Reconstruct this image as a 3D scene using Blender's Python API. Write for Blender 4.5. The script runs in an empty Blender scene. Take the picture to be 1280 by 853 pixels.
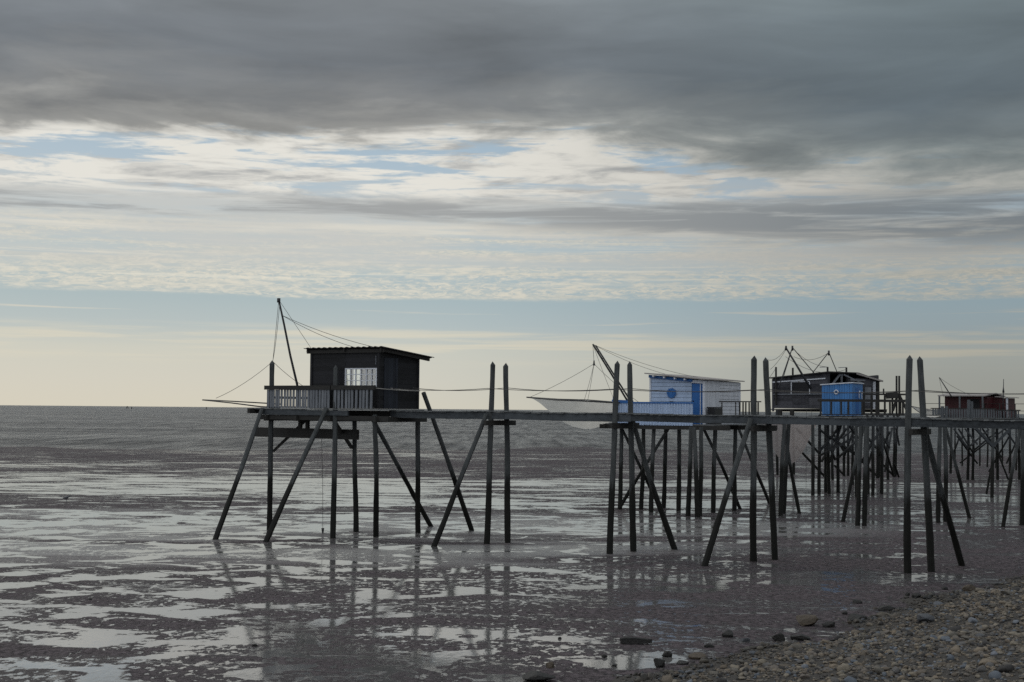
import bpy, bmesh, math, random
import numpy as np
from mathutils import Vector, Matrix
random.seed(7); np.random.seed(7)
R = math.radians
S = bpy.context.scene
COL = S.collection
UP = Vector((0, 0, 1))

# ------------------------------------------------------------------ camera
EYE = 4.6; F = 1778.0; ROLL = 0.0087; PITCH = math.atan(85.6/F)
cam = bpy.data.cameras.new('camera'); co = bpy.data.objects.new('camera', cam); COL.objects.link(co)
cam.sensor_width = 36; cam.lens = 36*F/1280; cam.clip_start = .1; cam.clip_end = 90000
CM = Matrix.Rotation(math.pi/2+PITCH, 3, 'X') @ Matrix.Rotation(ROLL, 3, 'Z')
co.matrix_world = Matrix.Translation((0, 0, EYE)) @ CM.to_4x4()
S.camera = co
def ray(u, v): return CM @ Vector(((u-640)/F, -(v-426.5)/F, -1))
def gp(u, v, z=0.0):                       # point of the level z seen at photo pixel u, v
    d = ray(u, v); return Vector((0, 0, EYE)) + d*((z-EYE)/d.z)
def pd(u, v, Y):                           # point at distance Y seen at photo pixel u, v
    d = ray(u, v); return Vector((0, 0, EYE)) + d*(Y/d.y)
def pz(u, z, Y):                           # point at distance Y, height z, in photo column u
    p = pd(u, 512, Y); return Vector((p.x, Y, z))

# ------------------------------------------------------------------ node helpers
def lin(r, g, b): 
    f = lambda c: (c/255/12.92 if c/255 <= .04045 else ((c/255+.055)/1.055)**2.4)
    return (f(r), f(g), f(b), 1)
class NT:
    def __init__(s, t): s.t = t; s.n = t.nodes; s.l = t.links
    def put(s, sock, v):
        if isinstance(v, bpy.types.NodeSocket): s.l.new(v, sock)
        elif v is not None: sock.default_value = v
    def new(s, typ, **k):
        x = s.n.new(typ)
        for a, b in k.items(): setattr(x, a, b)
        return x
    def m(s, op, a, b=None, c=None, clamp=False):
        x = s.new('ShaderNodeMath', operation=op, use_clamp=clamp)
        s.put(x.inputs[0], a); s.put(x.inputs[1], b)
        if c is not None: s.put(x.inputs[2], c)
        return x.outputs[0]
    def add(s, *a):
        r = a[0]
        for b in a[1:]: r = s.m('ADD', r, b)
        return r
    def mul(s, *a):
        r = a[0]
        for b in a[1:]: r = s.m('MULTIPLY', r, b)
        return r
    def sub(s, a, b): return s.m('SUBTRACT', a, b)
    def sm(s, v, a, b, c=0.0, d=1.0, lin_=False):
        x = s.new('ShaderNodeMapRange', interpolation_type='LINEAR' if lin_ else 'SMOOTHSTEP', clamp=True)
        for i, q in enumerate((v, a, b, c, d)): s.put(x.inputs[i], q)
        return x.outputs[0]
    def win(s, v, a, b, c, d): return s.mul(s.sm(v, a, b), s.sm(v, c, d, 1.0, 0.0))
    def xyz(s, v):
        x = s.new('ShaderNodeSeparateXYZ'); s.put(x.inputs[0], v); return x.outputs
    def vec(s, a, b, c):
        x = s.new('ShaderNodeCombineXYZ'); s.put(x.inputs[0], a); s.put(x.inputs[1], b); s.put(x.inputs[2], c); return x.outputs[0]
    def noise(s, v, scale=1, detail=4, rough=.5, dist=0, lac=2):
        x = s.new('ShaderNodeTexNoise'); s.put(x.inputs['Vector'], v)
        for k, q in (('Scale', scale), ('Detail', detail), ('Roughness', rough), ('Distortion', dist), ('Lacunarity', lac)): s.put(x.inputs[k], q)
        return x.outputs[0]
    def mix(s, f, a, b):
        x = s.new('ShaderNodeMix', data_type='RGBA'); s.put(x.inputs[0], f); s.put(x.inputs[6], a); s.put(x.inputs[7], b); return x.outputs[2]
    def mixf(s, f, a, b):
        x = s.new('ShaderNodeMix', data_type='FLOAT'); s.put(x.inputs[0], f); s.put(x.inputs[2], a); s.put(x.inputs[3], b); return x.outputs[0]
    def scale(s, c, f):
        x = s.new('ShaderNodeVectorMath', operation='SCALE'); s.put(x.inputs[0], c); s.put(x.inputs[3], f); return x.outputs[0]
    def ramp(s, f, stops, interp='EASE'):
        x = s.new('ShaderNodeValToRGB'); s.put(x.inputs[0], f); cr = x.color_ramp; cr.interpolation = interp
        while len(cr.elements) < len(stops): cr.elements.new(.5)
        for e, (p, c) in zip(cr.elements, stops): e.position = p; e.color = c
        return x.outputs[0]
    def bump(s, h, strength=.3, dist=.02, normal=None):
        x = s.new('ShaderNodeBump'); s.put(x.inputs['Height'], h); s.put(x.inputs['Strength'], strength); s.put(x.inputs['Distance'], dist)
        if normal is not None: s.put(x.inputs['Normal'], normal)
        return x.outputs[0]

def material(name):
    m = bpy.data.materials.new(name); m.use_nodes = True
    t = NT(m.node_tree); t.n.clear()
    out = t.new('ShaderNodeOutputMaterial'); b = t.new('ShaderNodeBsdfPrincipled'); t.l.new(b.outputs[0], out.inputs[0])
    t.out = out; t.b = b
    t.pos = t.new('ShaderNodeNewGeometry').outputs['Position']
    return m, t
def setp(t, **k):
    for a, v in k.items(): t.put(t.b.inputs[a.replace('_', ' ')], v)

# ------------------------------------------------------------------ materials
def wood(name, c0, c1, rough=.75, tide=None, vertical=True, spec=.3, grain=14.0):
    m, t = material(name)
    x, y, z = t.xyz(t.pos)[:3]
    if vertical: v = t.vec(t.mul(x, grain), t.mul(y, grain), t.mul(z, grain*.12))
    else: v = t.vec(t.mul(x, grain*.4), t.mul(y, grain*.4), t.mul(z, grain))
    n = t.noise(v, 1.0, 6, .6); n2 = t.noise(t.pos, 1.3, 4, .6)
    isl = t.new('ShaderNodeNewGeometry').outputs['Random Per Island']
    f = t.add(t.mul(n, .8), t.mul(n2, .5), t.mul(isl, .45))
    c = t.mix(t.sm(f, .45, 1.25), c0, c1)
    r = rough
    if tide:
        edge = t.add(z, t.mul(t.noise(t.vec(t.mul(x, 9.0), t.mul(y, 9.0), t.mul(z, 1.2)), 1.0, 5, .65), 1.5))
        k = t.sm(edge, tide+.55, tide+1.15, 1.0, 0.0)                      # the tide line: weed and silt below it
        c = t.mix(t.mul(k, .93), c, t.mix(n2, (.0035, .0035, .003, 1), (.013, .0125, .0095, 1)))
        r = t.mixf(k, rough, .6)
    if tide: spec = t.mixf(k, spec, .14)
    setp(t, Base_Color=c, Roughness=r, Specular_IOR_Level=spec, Normal=t.bump(n, .5, .012))
    return m
M = {}
M['pile'] = wood('weathered pile timber', (.013, .015, .0155, 1), (.074, .079, .079, 1), tide=2.1)
M['dark_pile'] = wood('black wet timber', (.009, .010, .011, 1), (.052, .056, .060, 1), tide=2.3)
M['deck'] = wood('weathered deck timber', (.055, .058, .06, 1), (.17, .175, .172, 1), vertical=False)
M['beam'] = wood('grey beam timber', (.016, .0185, .021, 1), (.066, .074, .081, 1), vertical=False)
M['dark_beam'] = wood('dark beam timber', (.010, .0095, .009, 1), (.034, .032, .029, 1), vertical=False)
M['black'] = wood('black tarred boards', (.005, .005, .0055, 1), (.016, .016, .019, 1), rough=.7, vertical=False)
M['blackdoor'] = wood('dark blue black boards', (.008, .009, .013, 1), (.022, .026, .036, 1), rough=.65)
M['slat'] = wood('silver grey slats', (.05, .056, .066, 1), (.20, .21, .228, 1))
M['char'] = wood('charcoal boards', (.014, .014, .018, 1), (.075, .075, .085, 1), vertical=False)
def paint(name, col, var=.25, rough=.55, chip=(.25, .23, .2, 1), chip_amt=.0):
    m, t = material(name)
    x, y, z = t.xyz(t.pos)[:3]
    n = t.noise(t.vec(t.mul(x, 3.0), t.mul(y, 3.0), t.mul(z, .9)), 1.5, 6, .65)
    n2 = t.noise(t.vec(t.mul(x, .6), t.mul(y, .6), t.mul(z, 1.2)), 5.0, 6, .65)
    isl = t.new('ShaderNodeNewGeometry').outputs['Random Per Island']
    c = t.mix(t.add(t.mul(t.sm(n, .3, .75), .7), t.mul(isl, .3)), tuple(q*(1-var) for q in col[:3])+(1,), col)
    if chip_amt: c = t.mix(t.mul(t.sm(n2, .68-chip_amt, .74-chip_amt), .8), c, chip)
    setp(t, Base_Color=c, Roughness=rough, Specular_IOR_Level=.35, Normal=t.bump(n2, .15, .006))
    return m
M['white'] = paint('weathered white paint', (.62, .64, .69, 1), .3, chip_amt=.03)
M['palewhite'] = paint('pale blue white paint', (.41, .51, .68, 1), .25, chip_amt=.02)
M['blue'] = paint('royal blue paint', (.022, .12, .36, 1), .3, chip=(.1, .16, .3, 1), chip_amt=.05)
M['skyblue'] = paint('bright blue paint', (.06, .205, .48, 1), .35, chip=(.12, .25, .5, 1), chip_amt=.05)
M['grey_slat'] = wood('grey fence boards', (.04, .045, .05, 1), (.12, .13, .14, 1))
M['red'] = paint('oxblood paint', (.062, .011, .014, 1), .4, chip=(.08, .03, .03, 1), chip_amt=.06)
M['frame'] = paint('window frame paint', (.62, .64, .68, 1), .3, chip_amt=.08)
M['roof'] = paint('dark roofing sheet', (.045, .042, .042, 1), .4, .7)
M['palebrown_roof'] = paint('pale roof sheet', (.36, .33, .31, 1), .35, .7, chip_amt=.06)
M['rope'] = paint('old rope', (.09, .085, .08, 1), .3, .9)
M['palerope'] = paint('pale rope', (.4, .38, .35, 1), .3, .9)
M['metal'] = paint('dark steel', (.03, .031, .034, 1), .3, .5)
M['plastic'] = paint('black plastic', (.015, .015, .016, 1), .2, .45)
def net_mat(name, col, alpha):
    m, t = material(name)
    tr = t.new('ShaderNodeBsdfTransparent'); df = t.new('ShaderNodeBsdfDiffuse'); tl = t.new('ShaderNodeBsdfTranslucent')
    n = t.noise(t.pos, 2.2, 6, .65)
    c = t.mix(n, tuple(q*.75 for q in col[:3])+(1,), col)
    t.put(df.inputs[0], c); t.put(tl.inputs[0], c)
    a = t.new('ShaderNodeMixShader'); a.inputs[0].default_value = .6; t.l.new(df.outputs[0], a.inputs[1]); t.l.new(tl.outputs[0], a.inputs[2])
    b = t.new('ShaderNodeMixShader'); t.put(b.inputs[0], t.sm(n, .25, .7, alpha-.1, alpha+.1)); t.l.new(tr.outputs[0], b.inputs[1]); t.l.new(a.outputs[0], b.inputs[2])
    t.l.new(b.outputs[0], t.out.inputs[0]); t.n.remove(t.b)
    return m
M['net'] = net_mat('cream net', (.78, .76, .70, 1), .95)
M['pinknet'] = net_mat('silted net', (.40, .36, .35, 1), .62)
def glass_mat():
    m, t = material('window glass')
    tr = t.new('ShaderNodeBsdfTransparent'); gl = t.new('ShaderNodeBsdfGlossy'); gl.inputs['Roughness'].default_value = .06
    tr.inputs[0].default_value = (.85, .88, .88, 1)
    t.put(gl.inputs['Normal'], t.bump(t.noise(t.pos, 5.0, 2), .2, .02))
    a = t.new('ShaderNodeMixShader'); a.inputs[0].default_value = .22
    t.l.new(tr.outputs[0], a.inputs[1]); t.l.new(gl.outputs[0], a.inputs[2]); t.l.new(a.outputs[0], t.out.inputs[0]); t.n.remove(t.b)
    return m
M['glass'] = glass_mat()

# ------------------------------------------------------------------ mesh helpers
class MB:
    def __init__(s): s.v = []; s.f = []; s.sm = []
    def add(s, vs, fs, smooth=False):
        b = len(s.v); s.v += [tuple(p) for p in vs]; s.f += [tuple(b+i for i in f) for f in fs]; s.sm += [smooth]*len(fs)
    def bar(s, p, q, w, h=None, side=None, jit=0.0):
        """square timber from p to q: w across, h along 'side'"""
        h = h or w; p = Vector(p); q = Vector(q); d = (q-p).normalized()
        if side is None: side = Vector((0, 0, 1)) if abs(d.z) < .8 else Vector((0.53, .846, 0))
        y = (side - d*side.dot(d)).normalized(); x = d.cross(y)
        vs = []
        for c in (p, q):
            for a, b in ((-1, -1), (1, -1), (1, 1), (-1, 1)):
                vs.append(c + x*(a*w/2+random.uniform(-jit, jit)) + y*(b*h/2+random.uniform(-jit, jit)))
        s.add(vs, [(3, 2, 1, 0), (4, 5, 6, 7), (0, 1, 5, 4), (1, 2, 6, 5), (2, 3, 7, 6), (3, 0, 4, 7)])
        return s
    def tube(s, pts, r, n=6, r1=None, cap=True, wob=0.0):
        pts = [Vector(p) for p in pts]; k = len(pts); r1 = r if r1 is None else r1
        rings = []
        for i, p in enumerate(pts):
            d = (pts[min(i+1, k-1)]-pts[max(i-1, 0)]).normalized()
            a = Vector((0, 0, 1)) if abs(d.z) < .9 else Vector((1, 0, 0))
            x = d.cross(a).normalized(); y = d.cross(x)
            rr = r+(r1-r)*i/max(k-1, 1)
            rings.append([p+(x*math.cos(2*math.pi*j/n)+y*math.sin(2*math.pi*j/n))*rr*(1+random.uniform(-wob, wob)) for j in range(n)])
        vs = [p for g in rings for p in g]; fs = []
        for i in range(k-1):
            for j in range(n): fs.append((i*n+j, i*n+(j+1) % n, (i+1)*n+(j+1) % n, (i+1)*n+j))
        if cap: fs += [tuple(range(n-1, -1, -1)), tuple((k-1)*n+j for j in range(n))]
        s.add(vs, fs, n > 5); return s
    def box(s, o, ax, ay, az):
        """box from corner o along three edge vectors"""
        o = Vector(o); c = [o, o+ax, o+ax+ay, o+ay]; c += [p+az for p in c]
        f = [(3, 2, 1, 0), (4, 5, 6, 7), (0, 1, 5, 4), (1, 2, 6, 5), (2, 3, 7, 6), (3, 0, 4, 7)]
        if ax.cross(ay).dot(az) < 0: f = [tuple(reversed(q)) for q in f]
        s.add(c, f); return s
    def build(s, name, mat, root=None, bevel=0):
        me = bpy.data.meshes.new(name); o = bpy.data.objects.new(name, me); COL.objects.link(o)
        off = Vector((0, 0, 0)); r = root
        while r is not None: off += r.location; r = r.parent
        me.from_pydata([tuple(Vector(p)-off) for p in s.v], [], s.f); me.update()
        me.polygons.foreach_set('use_smooth', s.sm)
        me.materials.append(M[mat] if isinstance(mat, str) else mat)
        if root is not None: o.parent = root
        return o
def tag(o, label=None, cat=None, group=None, kind=None):
    for k, v in (('label', label), ('category', cat), ('group', group), ('kind', kind)):
        if v: o[k] = v
    return o
def thing(name, loc, label, cat, group=None):
    o = bpy.data.objects.new(name, None); o.location = loc; o.empty_display_size = .3; COL.objects.link(o)
    return tag(o, label, cat, group)
def sag(p, q, s, n=10):
    p = Vector(p); q = Vector(q)
    return [p.lerp(q, i/n)-UP*(s*4*(i/n)*(1-i/n)) for i in range(n+1)]
def pile_mesh(base, top, w, head=False, round_=False):
    """slightly uneven square or round timber sunk in the mud, pointed head if asked"""
    b = Vector(base); t = Vector(top); d = (t-b).normalized(); b = b-d*.5
    mb = MB(); n = 8; k = 15
    side = Vector((.53, .846, 0)); y = (side-d*side.dot(d)).normalized(); x = d.cross(y)
    bow = (x*random.uniform(-1, 1)+y*random.uniform(-1, 1))*.035; bow2 = (x*random.uniform(-1, 1)+y*random.uniform(-1, 1))*.016; tw = random.uniform(-.25, .25)
    rings = []
    for i in range(k):
        f = i/(k-1); c = b.lerp(t, f)+bow*math.sin(math.pi*f)+bow2*math.sin(2.6*math.pi*f)
        ww = w*(1.12-.18*f)*random.uniform(.96, 1.04)*(1+(.10*random.random() if f < .4 else 0))
        for j in range(n):
            an = 2*math.pi*(j+.5)/n+tw*f; r_ = ww/2*(1.0 if round_ else (1.12 if j % 2 else 1.2))*random.uniform(.95, 1.05)
            rings.append(c+(x*math.cos(an)+y*math.sin(an))*r_)
    fs = [(i*n+j, i*n+(j+1) % n, (i+1)*n+(j+1) % n, (i+1)*n+j) for i in range(k-1) for j in range(n)]
    fs.append(tuple(range(n-1, -1, -1)))
    if head:
        rings.append(t+d*w*.75); fs += [((k-1)*n+j, (k-1)*n+(j+1) % n, k*n) for j in range(n)]
    else: fs.append(tuple((k-1)*n+j for j in range(n)))
    mb.add(rings, fs, False); return mb
def boards(mb, p0, p1, z0, z1, nrm, t=.025, bw=.16, vertical=False, holes=(), gap=.0006, top=None):
    """boarding between ground points p0 and p1; holes are (s0, s1, z0, z1) along it; top(s) gives an inclined upper edge"""
    p0 = Vector(p0); p1 = Vector(p1); p0.z = p1.z = 0; L = (p1-p0).length; d = (p1-p0)/L; nrm = Vector(nrm)
    zt = top or (lambda s: z1)
    def piece(s0, s1, a, b, a2=None, b2=None):
        if s1-s0 < .004: return
        off = random.uniform(0, .012); tt = t
        o = p0+d*s0+nrm*off; a2 = a if a2 is None else a2; b2 = b if b2 is None else b2
        if b-a < .004 and b2-a2 < .004: return
        e = d*(s1-s0); i = -nrm*tt
        vs = [o+UP*a, o+e+UP*a2, o+e+UP*max(b2, a2), o+UP*max(b, a)]; vs += [v+i for v in vs]
        f = [(0, 1, 2, 3), (7, 6, 5, 4), (1, 0, 4, 5), (2, 1, 5, 6), (3, 2, 6, 7), (0, 3, 7, 4)]
        if d.cross(UP).dot(nrm) < 0: f = [tuple(reversed(q)) for q in f]
        mb.add(vs, f)
    if not vertical:
        zmax = max(zt(0), zt(L)); n = max(1, round((zmax-z0)/bw)); h = (zmax-z0)/n
        for i in range(n):
            a = z0+i*h; b = a+h-gap
            cuts = sorted({0, L, *[q for s0, s1, *_ in holes for q in (s0, s1)]})
            for s0, s1 in zip(cuts, cuts[1:]):
                segs = [(a, b)]
                for h0, h1, c0, c1 in holes:
                    if h0 < (s0+s1)/2 < h1: segs = [g for lo, hi in segs for g in ((lo, min(hi, c0)), (max(lo, c1), hi)) if g[1]-g[0] > .004]
                for lo, hi in segs:
                    if zt(s0) >= hi and zt(s1) >= hi: piece(s0, s1, lo, hi)
                    elif zt(s0) > lo or zt(s1) > lo:
                        # cut the board where the slope crosses it
                        ss = [s0+(s1-s0)*k/8 for k in range(9)]
                        for q0, q1 in zip(ss, ss[1:]):
                            piece(q0, q1, lo, min(hi, max(lo, zt(q0))), lo, min(hi, max(lo, zt(q1))))
    else:
        n = max(1, round(L/bw)); w = L/n
        for i in range(n):
            s0 = i*w; s1 = s0+w-gap; segs = [(z0, None)]
            cs = sorted({s0, s1, *[q for a, b, *_ in holes for q in (a, b) if s0 < q < s1]})
            for q0, q1 in zip(cs, cs[1:]):
                lo = z0; done = False
                for h0, h1, c0, c1 in holes:
                    if h0 < (q0+q1)/2 < h1:
                        piece(q0, q1, lo, c0); lo = c1
                piece(q0, q1, lo, zt(q0), lo, zt(q1))
    return mb
class Frame:
    """ground frame: a = seaward, b = away from the beach side, o = near corner"""
    def __init__(s, o, a, b): s.o = Vector(o); s.a = Vector(a).normalized(); s.b = Vector(b).normalized()
    def __call__(s, a, b, z): return Vector((s.o.x, s.o.y, 0))+s.a*a+s.b*b+UP*z

exec_later = []
# ------------------------------------------------------------------ sky, sun
def build_world():
    W = bpy.data.worlds.new('World'); S.world = W; W.use_nodes = True
    t = NT(W.node_tree); t.n.clear()
    out = t.new('ShaderNodeOutputWorld'); bg = t.new('ShaderNodeBackground'); t.l.new(bg.outputs[0], out.inputs[0])
    STR = .1; bg.inputs[1].default_value = STR
    SUN_EL, SUN_AZ = 38, -40                 # degrees; azimuth from +Y, negative towards -X
    sky = t.new('ShaderNodeTexSky', sky_type='NISHITA', sun_disc=False)
    sky.sun_elevation = R(SUN_EL); sky.sun_rotation = R(SUN_AZ); sky.dust_density = 2.0
    L = bpy.data.lights.new('sun', 'SUN'); L.energy = .55; L.angle = R(18); L.color = (1, .95, .87)
    lo = bpy.data.objects.new('sun', L); COL.objects.link(lo)
    lo.rotation_euler = Vector((math.sin(R(SUN_AZ))*math.cos(R(SUN_EL)), math.cos(R(SUN_AZ))*math.cos(R(SUN_EL)), math.sin(R(SUN_EL)))).to_track_quat('Z', 'Y').to_euler()
    d = t.new('ShaderNodeTexCoord').outputs['Generated']
    x, y, z = t.xyz(d)[:3]
    e = t.mul(t.m('ARCSINE', t.m('MAXIMUM', z, 0.0)), 57.2958)
    az = t.mul(t.m('ARCTAN2', x, y), 57.2958)
    def nz(k, m_, detail=5, rough=.55, dist=0.0, off=0.0):
        return t.noise(t.vec(t.add(t.mul(x, k), off), t.mul(y, k), t.mul(e, m_)), 1.0, detail, rough, dist)
    right = t.sm(az, -6.0, 19.0)
    # clear air: Nishita with the pale haze of the low sky over it
    E = lambda deg: deg/24.0
    ef = t.m('DIVIDE', e, 24.0)
    ramp = t.ramp(ef, [(E(0), lin(213, 208, 192)), (E(1.1), lin(207, 205, 193)), (E(2.3), lin(200, 201, 191)), (E(3.3), lin(175, 187, 189)),
                       (E(4.4), lin(163, 180, 185)), (E(6), lin(178, 190, 192)), (E(8.5), lin(176, 191, 200)), (E(11), lin(160, 181, 196)), (E(24), lin(120, 150, 185))], 'LINEAR')
    base = t.mix(.92, sky.outputs[0], t.scale(ramp, 1/STR))
    base = t.scale(base, t.sub(1.0, t.mul(right, t.sm(e, .5, 5.0, .46, .24))))
    tb = t.new('ShaderNodeMix', data_type='RGBA', blend_type='MULTIPLY'); t.put(tb.inputs[0], t.sm(az, -14.0, 17.0)); t.put(tb.inputs[6], base); tb.inputs[7].default_value = (.95, 1.0, 1.05, 1); base = tb.outputs[2]
    def over(c, dens, col, k=1.0):
        if not isinstance(col, bpy.types.NodeSocket): col = tuple(q/STR*k for q in col[:3])+(1,)
        else: col = t.scale(col, k/STR)
        return t.mix(dens, c, col)
    dimr = t.sub(1.0, t.mul(right, .36))
    # low cream streaks
    s4 = t.mul(t.sm(nz(5, 2.6, 7, .6, .3), .44, .62), t.win(e, 1.5, 2.5, 2.95, 3.45), .7)
    base = over(base, s4, t.scale(t.vec(*lin(219, 212, 192)[:3]), dimr))
    s4b = t.mul(t.sm(nz(7, 5.5, 5, .5, .2, 9.0), .60, .70), t.win(e, 3.2, 3.5, 3.8, 4.1), .7)
    base = over(base, s4b, t.scale(t.vec(*lin(212, 208, 194)[:3]), dimr))
    # cirrocumulus sheet: small ripples, sharp lower edge
    e3 = t.add(e, t.mul(t.sub(nz(8, 1.0, 5, .6, 0, 3.0), .5), .5))
    lf = nz(9, 2.6, 4, .55, .5, 61.0)
    rip = t.mixf(t.sm(lf, .38, .62), nz(62, 5.2, 6, .66, .8), nz(135, 9.5, 6, .68, .9, 8.0))
    pat = nz(7, 3.0, 5, .6, .4, 5.0)
    s3 = t.mul(t.sm(t.add(t.mul(rip, .55), t.mul(pat, 1.05)), .66, .96), t.win(e3, 4.32, 4.55, 7.1, 8.0))
    lowband = t.mul(t.win(e3, 4.35, 4.6, 5.3, 6.0), t.sm(t.add(rip, t.mul(pat, .35)), .50, .78))
    s3 = t.m('MAXIMUM', s3, t.mul(lowband, t.sm(lf, .30, .48, .45, .95)))
    c3 = t.mix(t.sm(rip, .35, .65), lin(196, 198, 190), lin(221, 216, 201))
    base = over(base, t.mul(s3, .95), t.scale(c3, dimr))
    # thin bright streaks laid through the sheet
    st = t.mul(t.win(e, 4.7, 5.4, 7.0, 7.6), t.sm(nz(5, 7.5, 6, .62, .35, 71.0), .54, .68), .75)
    base = over(base, st, t.scale(t.vec(*lin(229, 224, 208)[:3]), dimr))
    # bright line along the top of the sheet
    topl = t.mul(t.win(t.add(e, t.mul(t.sub(nz(4, .6, 5, .55, .3, 14.0), .5), .9)), 6.75, 7.05, 7.2, 7.5), t.sm(nz(6, 4.0, 6, .6, .3, 15.0), .36, .58), .85)
    base = over(base, topl, t.scale(t.vec(*lin(228, 223, 209)[:3]), dimr))
    # veil
    veil = t.mul(t.sm(nz(3, .8, 6, .58, .3, 2.0), .33, .58), t.win(e, 5.0, 6.4, 8.4, 9.6), .8)
    base = over(base, veil, t.scale(t.vec(*lin(200, 200, 195)[:3]), dimr))
    # broken white clouds with blue holes
    nb = t.add(t.mul(nz(8, 1.35, 8, .61, .5, 12.0), .76), t.mul(nz(36, 4.4, 5, .58, .4, 1.0), .24))
    s2 = t.mul(t.sm(nb, .415, .505), t.win(e, 8.0, 8.7, 12, 14))
    c2 = t.mix(t.sm(t.add(t.mul(nz(10, 1.5, 7, .6, .5, 17.0), .85), t.mul(nz(36, 4.0, 5, .58, .3, 3.0), .15)), .46, .66), lin(230, 227, 218), lin(172, 173, 172))
    base = over(base, t.mul(s2, .96), t.scale(c2, t.sub(1.0, t.mul(right, .40))))
    # grey band under them
    cb = t.add(7.95, t.mul(right, -.45), t.mul(t.sub(nz(3.5, .25, 4, .5, 0, 11.0), .5), 1.3))
    db = t.m('ABSOLUTE', t.sub(e, cb))
    thick = t.add(.46, t.mul(right, .8))
    gb = t.mul(t.sm(t.m('DIVIDE', db, thick), .25, 1.25, 1.0, 0.0), t.sm(t.add(nz(7, 1.8, 7, .6, .5, 4.0), t.mul(right, .09)), .40, .60))
    cgb = t.mix(right, lin(158, 160, 160), lin(117, 124, 129))
    base = over(base, t.mul(gb, .9), cgb)
    # the dark stratus deck overhead
    n1 = nz(7.0, .55, 8, .58, .4, 21.0); n1b = nz(5.0, .45, 5, .52, .4, 31.0)
    edge = t.add(10.75, t.mul(t.sub(t.add(t.mul(n1, .7), t.mul(nz(18, 1.3, 7, .58, .4, 51.0), .3)), .5), 5.0), t.mul(t.sm(az, 1.0, 17.0), -1.9))
    q = t.sub(e, edge)
    soft = t.add(.55, t.mul(right, .6))
    d1 = t.sm(t.m('DIVIDE', q, soft), -.75, 1.0)
    cd = t.ramp(t.sm(q, -.8, 7.2, 0.0, 1.0, True), [(0, lin(186, 184, 177)), (.14, lin(146, 146, 143)), (.30, lin(118, 120, 121)), (.5, lin(107, 112, 117)), (.8, lin(117, 122, 126)), (1, lin(126, 131, 134))], 'LINEAR')
    vary = t.add(.66, t.mul(t.sub(n1b, .5), 1.15), .5, t.mul(t.sub(n1, .5), .5))
    cd = t.scale(cd, t.mul(vary, t.sub(1.0, t.mul(right, .22))))
    tint = t.new('ShaderNodeMix', data_type='RGBA', blend_type='MULTIPLY'); t.put(tint.inputs[0], right); t.put(tint.inputs[6], cd); tint.inputs[7].default_value = (.9, 1.02, 1.06, 1)
    base = over(base, d1, tint.outputs[2])
    # higher overhead and behind the beach the deck is thinner and brighter
    hi = t.sm(e, 20.0, 55.0); back = t.sm(t.add(y, t.mul(x, .35)), .1, -.5)
    f = t.m('MAXIMUM', t.mul(hi, .75), back)
    cbk = t.mix(t.sm(nz(2.5, .05, 6, .55, .4, 41.0), .38, .62), lin(176, 192, 210), lin(236, 236, 234))
    base = over(base, f, cbk, 1.15)
    t.put(bg.inputs[0], base)
build_world()

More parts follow.
